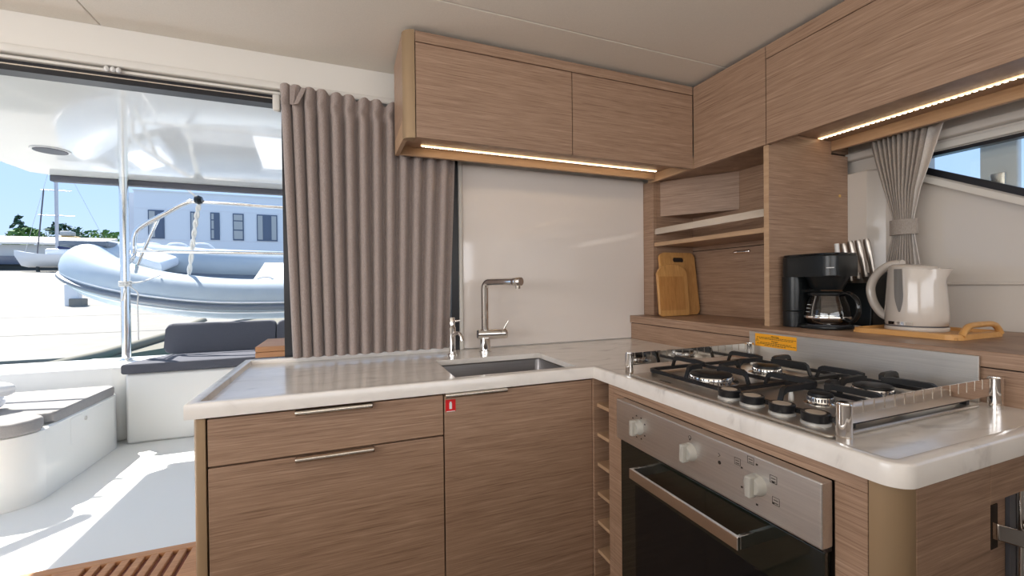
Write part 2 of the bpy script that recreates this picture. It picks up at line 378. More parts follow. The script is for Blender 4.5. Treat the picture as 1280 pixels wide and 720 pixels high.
# two folded heading tabs at the open end
MB().prism([(-.178, YW-.098, 1.90), (-.160, YW-.098, 1.905), (-.132, YW-.085, 1.975), (-.150, YW-.085, 1.975)], (0, .006, 0), bev=.002).build('heading_tab', 'curtain_taupe', c1)
MB().prism([(-.190, YW-.096, 1.90), (-.175, YW-.096, 1.90), (-.168, YW-.093, 1.968), (-.190, YW-.093, 1.975)], (0, .006, 0), bev=.002).build('heading_tab', 'curtain_taupe', c1)
def tied(v):                                # half-widths along Y: bottom, tie, top
    if v < .0: return .06
    pts = [(0, 1.055, .895), (.30, 1.020, .905), (.47, .996, .922), (.56, .993, .924), (.70, 1.018, .905), (.85, 1.045, .872), (1, 1.068, .842)]
    for (a, l0, r0), (b, l1, r1) in zip(pts, pts[1:]):
        if v <= b: t = (v-a)/(b-a); t = t*t*(3-2*t) if False else t; return l0+(l1-l0)*t, r0+(r1-r0)*t
    return pts[-1][1:]
def curtain_right(u0, u1, zlo, zhi, nf):
    def fn(u, v):
        z = zlo + (zhi-zlo)*v; V = (z-LZ)/(1.755-LZ); l, r = tied(V); uu = u0 + (u1-u0)*u
        y = l + (r-l)*uu; a = .006 + .012*abs(V-.52)
        return (1.965 + a*math.sin(2*PI*nf*uu) + .004*math.sin(11*uu), y, z)
    return sheet(fn, 200, 40)
c2 = thing('tied_curtain', 'grey pleated curtain tied back at the hull window', 'curtain', (1.97, 1.0, LZ+.002))
def sol(o, t=.002): q = o.modifiers.new('s', 'SOLIDIFY'); q.thickness = t; return o
sol(curtain_right(0, .80, LZ+.004, 1.755, 13).build('fabric', 'curtain_grey', c2, sharp=180))
sol(curtain_right(.795, 1.03, LZ+.004, 1.755, 2.6).build('lining', 'curtain_lining', c2, sharp=180))
m = MB(); zt0 = LZ + .475*(1.755-LZ); zt1 = zt0 + .056
ring = [(1.966 + .030*math.cos(t), .9590 + .043*math.sin(t)) for t in [2*PI*k/28 for k in range(28)]]
m.grid([[(x, y, z) for x, y in ring] for z in (zt0, zt0+.006, (zt0+zt1)/2, zt1-.006, zt1)], closed_v=True); sol(m.build('tie_band', 'curtain_grey', c2), .003)

# ---------------------------------------------------------------- aft overhead cabinet
YF = 1.54
uc = thing('overhead_cabinet', 'oak overhead cabinet with two doors above the sink', 'cabinet', (.86, 1.73, 1.75))
m = MB().box(.199, .215, YF+.043, 1.832, 1.8005, 2.11).box(.215, 1.512, YF+.024, YF+.04, 1.74, 1.80).box(.215, 1.512, YF+.03, 1.832, 1.776, 1.80).box(.215, 1.512, YF+.03, 1.832, 2.09, 2.11).box(.215, 1.512, 1.816, 1.832, 1.776, 2.11)
m.build('body', 'oak', uc)
m = MB(); pts = [(.199, YF+.042, 1.728)] + [(.239-.040*math.cos(t)*1.0, YF+.040-.040*math.sin(t), 1.728) for t in [PI/2*k/8 for k in range(9)]] + [(.2395, YF+.042, 1.728)]
m.prism(pts, (0, 0, .384)).build('corner_post', 'bronze_post', uc)
MB().prism([(.199, YF+.0425, 1.728), (.199, 1.832, 1.743), (.199, 1.832, 1.80), (.199, YF+.0425, 1.80)], (.016, 0, 0)).build('end_panel', 'oak_edge', uc)
bx(.2415, 1.514, YF, YF+.02, 2.0720, 2.11, bev=.001).build('top_rail', 'oak', uc)
bx(.2425, .8747, YF, YF+.02, 1.731, 2.0683, bev=.001).build('door', 'oak', uc)
bx(.8783, 1.5125, YF, YF+.02, 1.731, 2.0683, bev=.001).build('door', 'oak', uc)
bx(.24, 1.51, YF+.020, YF+.028, 1.75, 2.10).build('gap_shadow_board', 'dark_gap', uc)
bx(.215, 1.512, 1.800, 1.816, 1.741, 1.777, bev=.002).build('valance', 'oak_edge', uc)
ld = bx(.295, 1.487, 1.755, 1.767, 1.772, 1.776).build('led_strip', 'led_bed', uc)
m = MB()
for k in range(100): x = .30 + k*.0119; m.box(x, x+.0062, 1.757, 1.765, 1.7695, 1.7725)
tag(m.build('led', 'led', ld), kind='stuff')
# ---------------------------------------------------------------- starboard overhead cabinets
XF = 1.515
cc = thing('corner_cabinet', 'oak corner overhead cabinet above the open niche', 'cabinet', (1.7, 1.36, 1.75))
m = MB().box(XF+.024, 2.04, 1.191, YF-.002, 1.746, 2.11); m.build('body', 'oak', cc)
bx(XF, XF+.02, 1.1742, YF-.0020, 1.731, 2.108, bev=.001).build('front_panel', 'oak', cc)
bx(XF+.0201, XF+.0239, 1.165, YF-.005, 1.74, 2.10).build('gap_shadow_board', 'dark_gap', cc)
rc = thing('overhead_cabinet', 'long oak overhead cabinet above kettle and hull window', 'cabinet', (1.75, .3, 1.75))
m = MB().box(XF+.024, 2.04, -1.2, 1.168, 1.785, 2.11); m.build('body', 'oak', rc)
bx(XF, XF+.02, .03, 1.1705, 1.731, 2.0550, bev=.001).build('door', 'oak', rc)
bx(XF, XF+.02, -1.2, .0275, 1.731, 2.0555, bev=.001).build('door', 'oak', rc)
bx(XF, XF+.02, -1.2, 1.1715, 2.058, 2.108, bev=.001).build('top_rail', 'oak', rc)
bx(XF+.0201, XF+.0239, -1.19, 1.163, 1.74, 2.10).build('gap_shadow_board', 'dark_gap', rc)
bx(1.895, 1.915, -1.2, 1.188, 1.744, 1.786, bev=.002).build('valance', 'oak_edge', rc)
ld = bx(1.803, 1.815, -1.1, 1.165, 1.781, 1.785).build('led_strip', 'led_bed', rc)
m = MB()
for k in range(140): y = -1.09 + k*.0161; m.box(1.805, 1.813, y, y+.0082, 1.7785, 1.7815)
tag(m.build('led', 'led', ld), kind='stuff')
# ---------------------------------------------------------------- open niche with shelf
XN = 1.53
nc = thing('shelf_unit', 'oak open niche with one shelf beside the splashback', 'shelf', (1.7, 1.5, LZ))
bx(XN, XN+.02, 1.838, YW-.002, LZ+.001, 1.745, bev=.001).build('front_stile', 'oak', nc)
bx(XN+.02, 1.82, 1.836, 1.856, LZ+.001, 1.7455).build('side_panel', 'oak', nc)
bx(1.80, 1.82, 1.19, 1.836, LZ+.001, 1.7455).build('back_panel', 'oak', nc)
bx(1.797, 1.7999, 1.192, 1.834, 1.371, 1.374).build('seam', 'dark_gap', nc)
m = bx(XN-.004, XR-.051, 1.170, 1.1895, LZ+.001, 1.7295); m.box(XF+.026, 1.894, 1.1701, 1.1894, 1.7294, 1.784); m.build('end_panel', 'oak', nc)
bx(XN-.006, XN-.0035, 1.1698, 1.1897, LZ+.001, 1.7295).build('edge_band', 'oak_edge', nc)
MB().lathe([(.006, 0), (.006, .003), (.003, .003), (.003, .004)], (1.945, 1.1699, 1.56), 12, axis=(0, -1, 0)).build('screw_cap', 'amber_box', nc)
bx(XN+.01, 1.80, 1.19, 1.836, 1.395, 1.413).build('shelf_board', 'oak', nc)
bx(XN+.004, XN+.0102, 1.19, 1.836, 1.395, 1.415, bev=.001).build('shelf_edge', 'oak_edge', nc)
bx(XN+.006, XN+.014, 1.19, 1.836, 1.458, 1.490, bev=.001).build('fiddle_rail', 'satin_chrome', nc)
MB().prism([(1.575, 1.834, 1.557), (1.799, 1.535, 1.557), (1.799, 1.834, 1.557)], (0, 0, .188)).build('corner_box', 'oak', nc)
bx(1.534, 1.82, 1.5395, 1.856, 1.746, 1.785).build('top_board', 'oak', nc)
bx(1.5135, 1.5335, 1.5410, 1.858, 1.733, 1.786, bev=.001).build('top_valance', 'oak_edge', nc)
lt = bx(1.790, 1.7999, 1.475, 1.565, 1.341, 1.357, bev=.0045).build('latch', 'chrome', nc)
bx(1.7885, 1.7902, 1.498, 1.542, 1.3465, 1.3505).build('latch_slot', 'grey_window', lt)
# ---------------------------------------------------------------- ledge
lg = thing('ledge', 'raised oak ledge behind hob and counter', 'ledge', (1.7, .7, CS))
m = bx(1.432, XR-.002, -1.2, YW-.012, .990, LZ, bev=.002); m.build('top_board', 'oak', lg)
bx(1.440, 1.46, -1.2, YW-.012, CS-.02, .9865).build('front_panel', 'oak', lg)
bx(1.445, 1.47, -1.2, YW-.013, .98, .992).build('gap_shadow_board', 'dark_gap', lg)

# ---------------------------------------------------------------- countertop with sink cut-out
XL, XO, YO, YN, YBk = -.365, .775, 1.235, .379, YW-.013
SX0, SX1, SY0, SY1 = .326, .777, 1.345, 1.672
ct = thing('countertop', 'off-white stone L-shaped countertop with raised rim', 'countertop', (.5, 1.2, CB))
def slab():
    m = MB(); r = .035
    A = [(XL+.002, YBk), (XL+.002, YO), (XO, YO)]
    A += [(XO, YN+r)] + [(XO+r-r*math.cos(t), YN+r-r*math.sin(t)) for t in [PI/2*k/8 for k in range(1, 9)]]
    A += [(1.439, YN), (1.439, YBk)]
    H = [(SX0, SY0), (SX1, SY0), (SX1, SY1), (SX0, SY1)]
    vo = [m.bm.verts.new((x, y, CS)) for x, y in A]; vh = [m.bm.verts.new((x, y, CS)) for x, y in H]
    es = [m.bm.edges.new((a, b)) for a, b in zip(vo, vo[1:]+vo[:1])] + [m.bm.edges.new((a, b)) for a, b in zip(vh, vh[1:]+vh[:1])]
    bmesh.ops.triangle_fill(m.bm, use_beauty=True, use_dissolve=False, edges=es)
    top = list(m.bm.faces); ret = bmesh.ops.extrude_face_region(m.bm, geom=top)
    bmesh.ops.translate(m.bm, verts=[v for v in ret['geom'] if isinstance(v, bmesh.types.BMVert)], vec=(0, 0, CB-CS))
    return m
slab().build('slab', 'stone', ct)
def rim():
    """raised lip swept round the open edges: outer line (rounded) and inner line"""
    r = .035; w = .026
    outer = [(.452, YBk-.001), (XL, YBk-.001), (XL, YO-.001), (XO-.001, YO-.001), (XO-.001, YN+r)] + [(XO-.001+r-r*math.cos(t), YN-.001+r-r*math.sin(t)) for t in [PI/2*k/8 for k in range(1, 9)]] + [(1.4385, YN-.001)]
    ri = .010
    inner = [(.452, YBk-w), (XL+w, YBk-w), (XL+w, YO+w), (XO+w, YO+w), (XO+w, YN+w+ri)] + [(XO+w+ri-ri*math.cos(t), YN+w+ri-ri*math.sin(t)) for t in [PI/2*k/8 for k in range(1, 9)]] + [(1.4385, YN+w)]
    def shift(a, b, f): return [(x+(X-x)*f, y+(Y-y)*f) for (x, y), (X, Y) in zip(a, b)]
    P = [(outer, CB-.0005), (outer, CT-.004), (shift(outer, inner, .05), CT-.0012), (shift(outer, inner, .16), CT), (shift(outer, inner, .80), CT), (shift(outer, inner, .95), CT-.002), (inner, CS+.003), (shift(outer, inner, 1.12), CS-.001)]
    m = MB(); m.grid([[(x, y, z) for x, y in L] for L, z in P]); return m
rim().build('raised_rim', 'stone', ct, sharp=50)
# sink basin
sk = thing('sink', 'brushed steel rectangular undermount sink', 'sink', (.55, 1.5, .72))
def basin():
    m = MB(); rows = []
    for off, z, r in ((-.004, CB+.0, .016), (-.004, CB-.004, .016), (0.0, CB-.006, .02), (.004, .76, .022), (.012, .742, .03), (.035, .735, .03)):
        rows.append([(x, y, z) for x, y in rrect(SX0+off, SX1-off, SY0+off, SY1-off, r)])
    V = m.grid(rows, closed_v=True); m.bm.faces.new(V[-1]); return m
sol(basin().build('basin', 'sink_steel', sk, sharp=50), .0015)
MB().lathe([(.040, 0), (.040, .002), (.030, .003), (.026, .001)], (.55, 1.53, .7355), 24).build('drain', 'chrome', sk)
# mixer tap
FXc, FYc = .576, 1.806
ft = thing('mixer_tap', 'chrome angular mixer tap behind the sink', 'tap', (FXc, FYc, CS))
MB().lathe([(.028, 0), (.028, .006), (.024, .008), (.023, .055), (.023, .062)], (FXc, FYc, CS), 28).build('base', 'chrome', ft)
vb = MB().lathe([(.020, -.034), (.023, -.032), (.023, .068), (.0215, .070), (.0215, .073), (.023, .075), (.023, .096), (.020, .099)], (FXc, FYc, .982), 28, axis=(1, -.12, 0)).build('valve_body', 'chrome', ft)
MB().lathe([(.018, 0), (.018, .0012)], (FXc-.0338, FYc+.004, .982), 24, axis=(-1, .12, 0)).build('end_cap', 'grey_trim', vb)
MB().tube([(.660, 1.795, 1.0), (.668, 1.792, 1.018), (.680, 1.790, 1.038)], [.0055, .005, .0045], 10).build('lever', 'chrome', ft)
sdv = Vector((.082, -.146, 0)).normalized()
pth = [Vector((FXc, FYc, 1.0)), Vector((FXc, FYc, 1.12)), Vector((FXc, FYc, 1.185))]
for k in range(1, 7):
    t = PI/2*k/6; pth.append(Vector((FXc, FYc, 1.185)) + sdv*.028*(1-math.cos(t)) + Vector((0, 0, .028*math.sin(t))))
pth += [pth[-1] + sdv*.06, pth[-1] + sdv*.145]
MB().tube(pth, .0165, 20).build('spout', 'chrome', ft)
MB().lathe([(.0172, 0), (.0172, .004)], (FXc, FYc, 1.055), 20).build('collar', 'satin_chrome', ft)
ep = pth[-1]
MB().lathe([(.0175, -.006), (.0190, 0), (.0190, .034), (.017, .037)], ep - sdv*.004, 24, axis=sdv).build('spray_head', 'chrome', ft)
MB().lathe([(.010, 0), (.011, .014)], ep + sdv*.016 - Vector((0, 0, .030)), 16).build('aerator', 'satin_chrome', ft)
# small drinking-water tap
TX, TY = .421, 1.783
tp = thing('filter_tap', 'small chrome filtered-water tap beside the curtain', 'tap', (TX, TY, CS))
MB().lathe([(.021, 0), (.021, .004), (.014, .006), (.014, .085), (.0155, .087), (.0155, .118), (.014, .120), (.0125, .122), (.0125, .158), (.010, .161)], (TX, TY, CS), 22).build('body', 'chrome', tp)
MB().tube([(TX, TY-.006, .985), (TX+.012, TY-.022, .998), (TX+.022, TY-.040, .998), (TX+.028, TY-.052, .985), (TX+.029, TY-.055, .968)], .0085, 12).build('spout', 'chrome', tp)
MB().tube([(TX+.01, TY, 1.046), (TX+.034, TY-.004, 1.050)], .005, 10).build('lever', 'chrome', tp)

# ---------------------------------------------------------------- aft base unit
YC = 1.246
bu = thing('base_cabinet', 'oak base cabinet with two drawers left of the sink door', 'cabinet', (-.03, 1.5, 0))
m = MB(); pts = [(-.355, 1.88, .02), (-.355, YC+.030, .02)] + [(-.325-.030*math.cos(t), YC+.030-.030*math.sin(t), .02) for t in [PI/2*k/6 for k in range(1, 7)]] + [(-.325, 1.88, .02)]
m.prism(pts, (0, 0, CB-.006-.02)).build('corner_post', 'bronze_post', bu)
bx(-.324, .264, YC+.022, 1.86, .02, CB-.004).build('carcass', 'dark_gap', bu)
def handle(parent, x0, x1, z, y):
    h = MB(); h.box(x0, x1, y-.022, y-.001, z-.004, z+.008, bev=.0035, seg=3); return h.build('handle', 'satin_chrome', parent)
d1 = bx(-.3205, .2645, YC, YC+.02, .7580, CB-.008, bev=.001).build('drawer', 'oak', bu); handle(d1, -.127, .067, CB-.014, YC)
d2 = bx(-.3205, .2645, YC, YC+.02, .02, .7530, bev=.001).build('drawer', 'oak', bu); handle(d2, -.128, .070, .747, YC)
su = thing('sink_cabinet', 'oak sink cabinet with single plain door and red sticker', 'cabinet', (.52, 1.5, 0))
bx(.2665, .80, YC+.022, 1.30, .02, CB-.004).build('carcass', 'dark_gap', su)
d3 = bx(.2685, .774, YC, YC+.02, .02, CB-.008, bev=.001).build('door', 'oak', su); handle(d3, .268, .464, CB-.010, YC)
stk = bx(.272, .302, YC-.0012, YC-.0002, .824, .860).build('sticker', 'red_sticker', d3)
MB().box(.283, .291, YC-.002, YC-.0011, .832, .850, bev=.002).box(.2845, .2895, YC-.002, YC-.0011, .849, .854).box(.274, .300, YC-.002, YC-.0011, .8245, .8265).build('extinguisher_symbol', 'white_ink', stk)
# bottle rack between the two runs
XC = .788
rk = thing('bottle_rack', 'narrow oak rack of small open shelves beside the oven', 'rack', (.85, 1.2, .02))
bx(.776, .80, 1.236, 1.262, .02, CB-.004).build('side_panel', 'oak', rk)
bx(.80, 1.05, 1.236, 1.256, .02, CB-.004).build('side_panel', 'oak', rk)
bx(1.05, 1.07, 1.168, 1.256, .02, CB-.004).build('back_panel', 'oak', rk)
for z in (.790, .690, .590, .491, .393, .294, .196, .098):
    bx(XC, 1.05, 1.168, 1.236, z-.006, z+.006, bev=.001).build('slat', 'oak_edge', rk)
# ---------------------------------------------------------------- oven housing
oh = thing('oven_cabinet', 'oak oven housing ending in a rounded bronze corner post', 'cabinet', (1.1, .78, .02))
bx(XC, 1.05, 1.1395, 1.167, .02, CB-.004, bev=.001).build('side_stile', 'oak', oh)
bx(XC, XC+.02, .4335, 1.139, .8535, CB-.004, bev=.001).build('top_rail', 'oak', oh)
bx(XC, XC+.02, .4335, .484, .02, .853, bev=.001).build('front_stile', 'oak', oh)
bx(XC, XC+.02, 1.0845, 1.139, .02, .853, bev=.001).build('front_stile', 'oak', oh)
bx(XC+.021, XC+.03, .43, 1.139, .02, CB-.004).build('backing_board', 'dark_gap', oh)
m = MB(); R_ = .042; pts = [(XC+R_, .432, .02), (XC, .432, .02)] + [(XC+R_-R_*math.cos(t), .390+R_-R_*math.sin(t), .02) for t in [PI/2*k/8 for k in range(9)]]
m.prism(pts, (0, 0, CB-.004-.02)).build('corner_post', 'bronze_post', oh)
bx(XC+R_+.002, 1.055, .390, .41, .02, CB-.004, bev=.001).build('end_panel', 'oak', oh)
bx(1.055, 1.46, .390, .41, .806, CB-.004, bev=.001).build('end_rail', 'oak', oh)
bx(1.055, 1.162, .4105, .43, .02, .805).build('recess_board', 'oak', oh)
bx(1.06, 1.16, .432, .47, .02, .806).build('recess_side', 'oak', oh)
# under-counter refrigerator in the recess: dark door edge with latch bar
fr = thing('refrigerator', 'dark refrigerator door edge recessed beneath the counter end', 'refrigerator', (1.28, .45, .02))
bx(1.164, 1.43, .412, .9, .03, .803, bev=.003).build('door', 'black_plastic', fr)
bx(1.166, 1.188, .4055, .4115, .06, .80).build('gasket_strip', 'grey_trim', fr)
bx(1.190, 1.215, .398, .4115, .60, .800, bev=.002).build('hinge_plate', 'stainless', fr)
bx(1.200, 1.235, .388, .398, .722, .733, bev=.002).build('striker', 'chrome', fr)
lb = MB().prism([(1.108, .4095, .752), (1.196, .393, .722), (1.196, .393, .690), (1.108, .4095, .722)], (0, -.010, 0), bev=.002).build('latch_bar', 'stainless', fr)
bx(1.106, 1.130, .4085, .4104, .70, .782).build('latch_hole', 'dark_gap', lb)

# ---------------------------------------------------------------- oven
ov = thing('oven', 'built-in steel oven with dark glass door', 'oven', (.78, .78, .3))
OX = .758
bx(OX, .787, .486, 1.082, .736, .853, bev=.0025).build('control_panel', 'panel_steel', ov)
od = bx(.770, .7875, .490, 1.078, .26, .728, bev=.002).build('door', 'oven_glass', ov)
bx(.7695, .7698, .56, 1.01, .33, .62).build('inner_pane_border', 'black_gloss', od)
bx(.772, .787, .488, 1.08, .728, .735).build('vent_gap', 'dark_gap', ov)
oh2 = MB(); oh2.box(.700, .708, .606, .944, .680, .706, bev=.001).box(.708, .772, .606, .614, .680, .706, bev=.001).box(.708, .772, .936, .944, .680, .706, bev=.001)
oh2.build('handle', 'stainless', od, sharp=15)
for (ky, kz, rot) in ((.978, .798, 0), (.787, .798, .06), (.610, .797, -.1)):
    kb = MB().lathe([(.0215, 0), (.0215, .003), (.0195, .005), (.0185, .016), (.016, .018)], (OX+.001, ky, kz), 28, axis=(-1, 0, 0)).build('knob', 'knob_grey', ov)
    g = MB(); g.box(OX-.028, OX-.010, ky-.0065, ky+.0065, kz-.021, kz+.021, bev=.0025); g.build('grip', 'knob_grey', kb)
def tick(y, z, w=.006, h=.002): return bx(OX-.0005, OX+.0003, y-w/2, y+w/2, z-h/2, z+h/2)
for ky, kz, n_, r_ in ((.978, .798, 9, .031), (.610, .797, 6, .040)):
    for k in range(n_):
        a = math.radians(-60 + 300*k/(n_-1)); tick(ky+r_*math.sin(a), kz+r_*math.cos(a), .0045, .0035).build('dial_mark', 'ink', ov)
m = MB(); m.tube([(OX-.0002, .787+.004*math.cos(t), .833+.004*math.sin(t)) for t in [2*PI*k/14 for k in range(15)]], .0006, 6).box(OX-.0006, OX+.0002, .7855, .7885, .826, .829); m.build('lamp_symbol', 'ink', ov)
m = MB(); m.tube([(OX-.0002, .704, .826), (OX-.0002, .699, .822), (OX-.0002, .704, .818)], .0006, 6).lathe([(.004, 0), (.004, .0006)], (OX, .701, .806), 14, axis=(-1, 0, 0)); m.build('timer_symbol', 'ink', ov)
for y, z in ((.655, .826), (.624, .840), (.575, .822), (.570, .782)):
    m = MB(); w = .007
    m.tube([(OX-.0002, y-w, z-w), (OX-.0002, y+w, z-w), (OX-.0002, y+w, z+w), (OX-.0002, y-w, z+w), (OX-.0002, y-w, z-w)], .0006, 4).box(OX-.0006, OX+.0002, y-w*.6, y+w*.6, z-.0045, z-.0032).box(OX-.0006, OX+.0002, y-w*.6, y+w*.6, z+.001, z+.0022)
    m.build('mode_symbol', 'ink', ov)

# ---------------------------------------------------------------- gas hob
hb = thing('gas_hob', 'steel gas hob with four burners and black grates', 'hob', (1.1, .82, CS))
HX0, HX1, HY0, HY1 = .842, 1.372, .522, 1.128; HZ = CS + .008
m = MB(); m.prism([(x, y, CS+.001) for x, y in rrect(HX0, HX1, HY0, HY1, .012, 4)], (0, 0, HZ-CS-.001), bev=.003); m.build('plate', 'brushed_steel', hb)
text_part('lettering', 'DOMETIC', .011, (.866, 1.02, HZ+.0003), (0, -1, 0), (1, 0, 0), 'ink', hb)
BR = [(1.000, .955, .058), (1.045, .672, .026), (1.245, .965, .040), (1.250, .675, .042)]
for (x, y, r) in BR:
    b_ = MB().lathe([(r*1.30, 0), (r*1.30, .002), (r*1.06, .004), (r, .006), (r, .016), (r*.96, .018)], (x, y, HZ-.0002), 32).build('burner', 'stainless', hb)
    MB().lathe([(r*.99, .0185), (r*1.0, .021), (r*.93, .0255), (r*.5, .027), (r*.05, .0275)], (x, y, HZ), 32).build('burner_cap', 'cast_black', b_)
    m = MB()
    for k in range(28):
        a = 2*PI*k/28; px_, py_ = x + r*1.0*math.cos(a), y + r*1.0*math.sin(a); m.box(px_-.0012, px_+.0012, py_-.0012, py_+.0012, HZ+.008, HZ+.015)
    tag(m.build('flame_ports', 'grey_trim', b_), kind='stuff')
tag(MB().lathe([(.006, 0), (.006, .012), (.003, .022)], (1.012, .720, HZ), 12).build('igniter', 'white_plastic', hb))
def bar(m, P, w=.0105, h=.0095):
    """rectangular bar along points (kept upright)"""
    P = [Vector(p) for p in P]; rows = []
    for i, p in enumerate(P):
        t = (P[min(i+1, len(P)-1)] - P[max(i-1, 0)]); t.z = 0; t = t.normalized() if t.length > 1e-6 else Vector((1, 0, 0)); s_ = Vector((-t.y, t.x, 0))
        rows.append([p + s_*w/2 + Vector((0, 0, h/2)), p - s_*w/2 + Vector((0, 0, h/2)), p - s_*w/2 - Vector((0, 0, h/2)), p + s_*w/2 - Vector((0, 0, h/2))])
    V = m.grid(rows, closed_v=True); m.bm.faces.new(V[0][::-1]); m.bm.faces.new(V[-1])
GZ0, GZ1 = HZ + .012, HZ + .046
def finger(m, x, y, dx, dy, L, curve=0.0):
    """foot on the frame, rises, then runs level towards the burner"""
    s_ = Vector((-dy, dx, 0)); d_ = Vector((dx, dy, 0)); b = Vector((x, y, 0))
    P = [b + Vector((0, 0, GZ0)), b + d_*.010 + Vector((0, 0, GZ1-.006)), b + d_*.020 + Vector((0, 0, GZ1))]
    for k in range(1, 6): P.append(b + d_*(.020+(L-.020)*k/5) + s_*curve*(k/5)**2 + Vector((0, 0, GZ1 - (.004 if k == 5 else 0))))
    bar(m, P, .0110, .0130)
for gi, (ya, yb, cyc) in enumerate(((.826, 1.112, .965), (.538, .816, .675))):
    gx0, gx1 = (.905, 1.358)
    fm = MB(); loop = [(x, y, GZ0) for x, y in rrect(gx0, gx1, ya, yb, .02, 4)]
    rows = []; 
    bar(fm, loop + loop[:1]); bar(fm, [(1.118, ya, GZ0), (1.118, yb, GZ0)])
    for x, y in ((gx0+.02, ya), (gx1-.02, ya), (gx0+.02, yb), (gx1-.02, yb)): fm.box(x-.006, x+.006, y-.006, y+.006, HZ-.0004, GZ0)
    g = fm.build('grate', 'cast_black', hb)
    for bxx in (BR[gi], BR[gi+2]):
        cx_, cy_, r_ = bxx; fl = []
        hi = 1.118 if cx_ < 1.118 else gx1; lo = gx0 if cx_ < 1.118 else 1.118
        gap = r_*.55
        for (sx, sy, dx, dy, L) in ((lo, cy_, 1, 0, cx_-lo-gap), (hi, cy_, -1, 0, hi-cx_-gap), (cx_, ya, 0, 1, cy_-ya-gap), (cx_, yb, 0, -1, yb-cy_-gap)):
            fm = MB(); finger(fm, sx, sy, dx, dy, max(L, .03), .006); fm.build('finger', 'cast_black', g)
for ky in (.792, .728, .654, .582):
    kx = .890
    k1 = MB().lathe([(.0265, 0), (.0265, .005), (.025, .006)], (kx, ky, HZ-.0003), 30).build('knob', 'knob_skirt', hb)
    MB().lathe([(.0245, .006), (.0250, .008), (.0262, .022), (.0245, .0235), (.0205, .0228)], (kx, ky, HZ), 30).build('knob_body', 'knob_black', k1)
    MB().lathe([(.0180, .0215), (.0180, .0236), (.010, .0238)], (kx, ky, HZ), 30).build('knob_cap', 'knob_cap', k1)
# steel splash guard behind the hob
sg = thing('hob_splash_guard', 'brushed steel guard plate behind the gas hob', 'splash guard', (1.43, .85, CS))
sp_ = bx(1.4200, 1.4275, .545, 1.172, CS+.0005, 1.0165, bev=.001).build('plate', 'brushed_steel', sg)
tk = bx(1.4190, 1.4198, .990, 1.146, .965, 1.011).build('warning_sticker', 'orange_sticker', sp_)
xs_ = 1.4188
text_part('lettering', 'Warning', .0085, (xs_, 1.068, 1.0015), (0, -1, 0), (0, 0, 1), 'ink', sp_, align='CENTER')
text_part('lettering', 'Danger', .0085, (xs_, 1.068, .9840), (0, -1, 0), (0, 0, 1), 'ink', sp_, align='CENTER')
m = MB()
for z, y0, y1 in ((.9985, 1.138, .992), (.9940, 1.128, 1.000), (.9800, 1.125, 1.008), (.9755, 1.138, .992), (.9710, 1.108, 1.028)):
    y = y0
    while y > y1:
        w = random.uniform(.004, .011); m.box(xs_-.0002, xs_+.0002, max(y-w, y1), y, z-.0009, z+.0009); y -= w + .002
tag(m.build('small_print', 'ink', sp_), kind='stuff')
m = MB(); P = [(xs_, 1.1435, .983), (xs_, 1.1305, .983), (xs_, 1.137, .995)]; m.tube(P + P[:1], .0006, 4).box(xs_-.0003, xs_+.0002, 1.1364, 1.1376, .985, .991); m.build('hazard_triangle', 'ink', sp_)
# fiddle rails either side of the hob
def pot_rail(y, lab, ya):
    t = thing('hob_rail', lab, 'rail', (1.1, y, CS), 'fiddle rails beside the hob')
    for x in (.853, 1.392): 
        p = MB().lathe([(.013, 0), (.013, .070), (.0115, .072), (.0115, .074), (.008, .0745)], (x, y, CS+.0005), 22).build('post', 'chrome', t)
        MB().lathe([(.0135, .010), (.0135, .013)], (x, y, CS), 22).build('post_ring', 'satin_chrome', p)
    bx(.856, 1.390, y-.0012, y+.0012, CS+.032, CS+.072).build('rail_strip', 'chrome', t)
    m = MB()
    for k in range(16):
        x = .875 + k*.0328; m.box(x-.0011, x+.0011, y-.0020, y+.0020, CS+.050, CS+.0722)
    tag(m.build('slot_marks', 'satin_chrome', t), kind='stuff')
pot_rail(1.1455, 'polished steel fiddle rail between hob and sink corner', 0); pot_rail(.507, 'polished steel fiddle rail at the open counter end of the hob', 1)

# ---------------------------------------------------------------- things in the niche and on the ledge
def board(name, lab, w, h, t, base, lean, mat, shape):
    """upright board: outline in (x, h), extruded in thickness, leaning back towards +Y"""
    o = thing(name, lab, 'cutting board', base)
    bw = Vector(base); ux = Vector((1, .0, 0)); uz = Vector((0, math.sin(lean), math.cos(lean))); un = Vector((0, -math.cos(lean), math.sin(lean)))
    return o, lambda a, b, c=0: bw + ux*a + uz*b + un*c
o, P = board('cutting_board', 'larger bamboo cutting board with slot handle leaning in the niche', .2, .3, .014, (1.662, 1.780, LZ+.001), .13, 'bamboo', 0)
OUT = [(x-.1175, y) for x, y in rrect(0, .235, 0, .335, .032, 5)]
m = MB(); outer = [P(x, y) for x, y in OUT]; slot = [P(x-.1175, y) for x, y in rrect(.085, .165, .283, .308, .012, 5)]
vo = [m.bm.verts.new(p) for p in outer]; vh = [m.bm.verts.new(p) for p in slot]
es = [m.bm.edges.new((a, b)) for L in (vo, vh) for a, b in zip(L, L[1:]+L[:1])]
bmesh.ops.triangle_fill(m.bm, use_beauty=True, edges=es); rt_ = bmesh.ops.extrude_face_region(m.bm, geom=list(m.bm.faces))
bmesh.ops.translate(m.bm, verts=[v for v in rt_['geom'] if isinstance(v, bmesh.types.BMVert)], vec=P(0, 0, .014)-P(0, 0, 0)); m.build('board', 'bamboo', o)
bmx = [P(x-.1175, y, .003) for x, y in rrect(.086, .164, .284, .307, .0115, 5)]
MB().prism(bmx, P(0, 0, .002)-P(0, 0, 0)).build('slot_back', 'dark_gap', o)
o2, P2 = board('cutting_board', 'smaller round-shouldered bamboo cutting board in front of the larger one', .18, .22, .014, (1.585, 1.750, LZ+.001), .10, 'bamboo', 1)
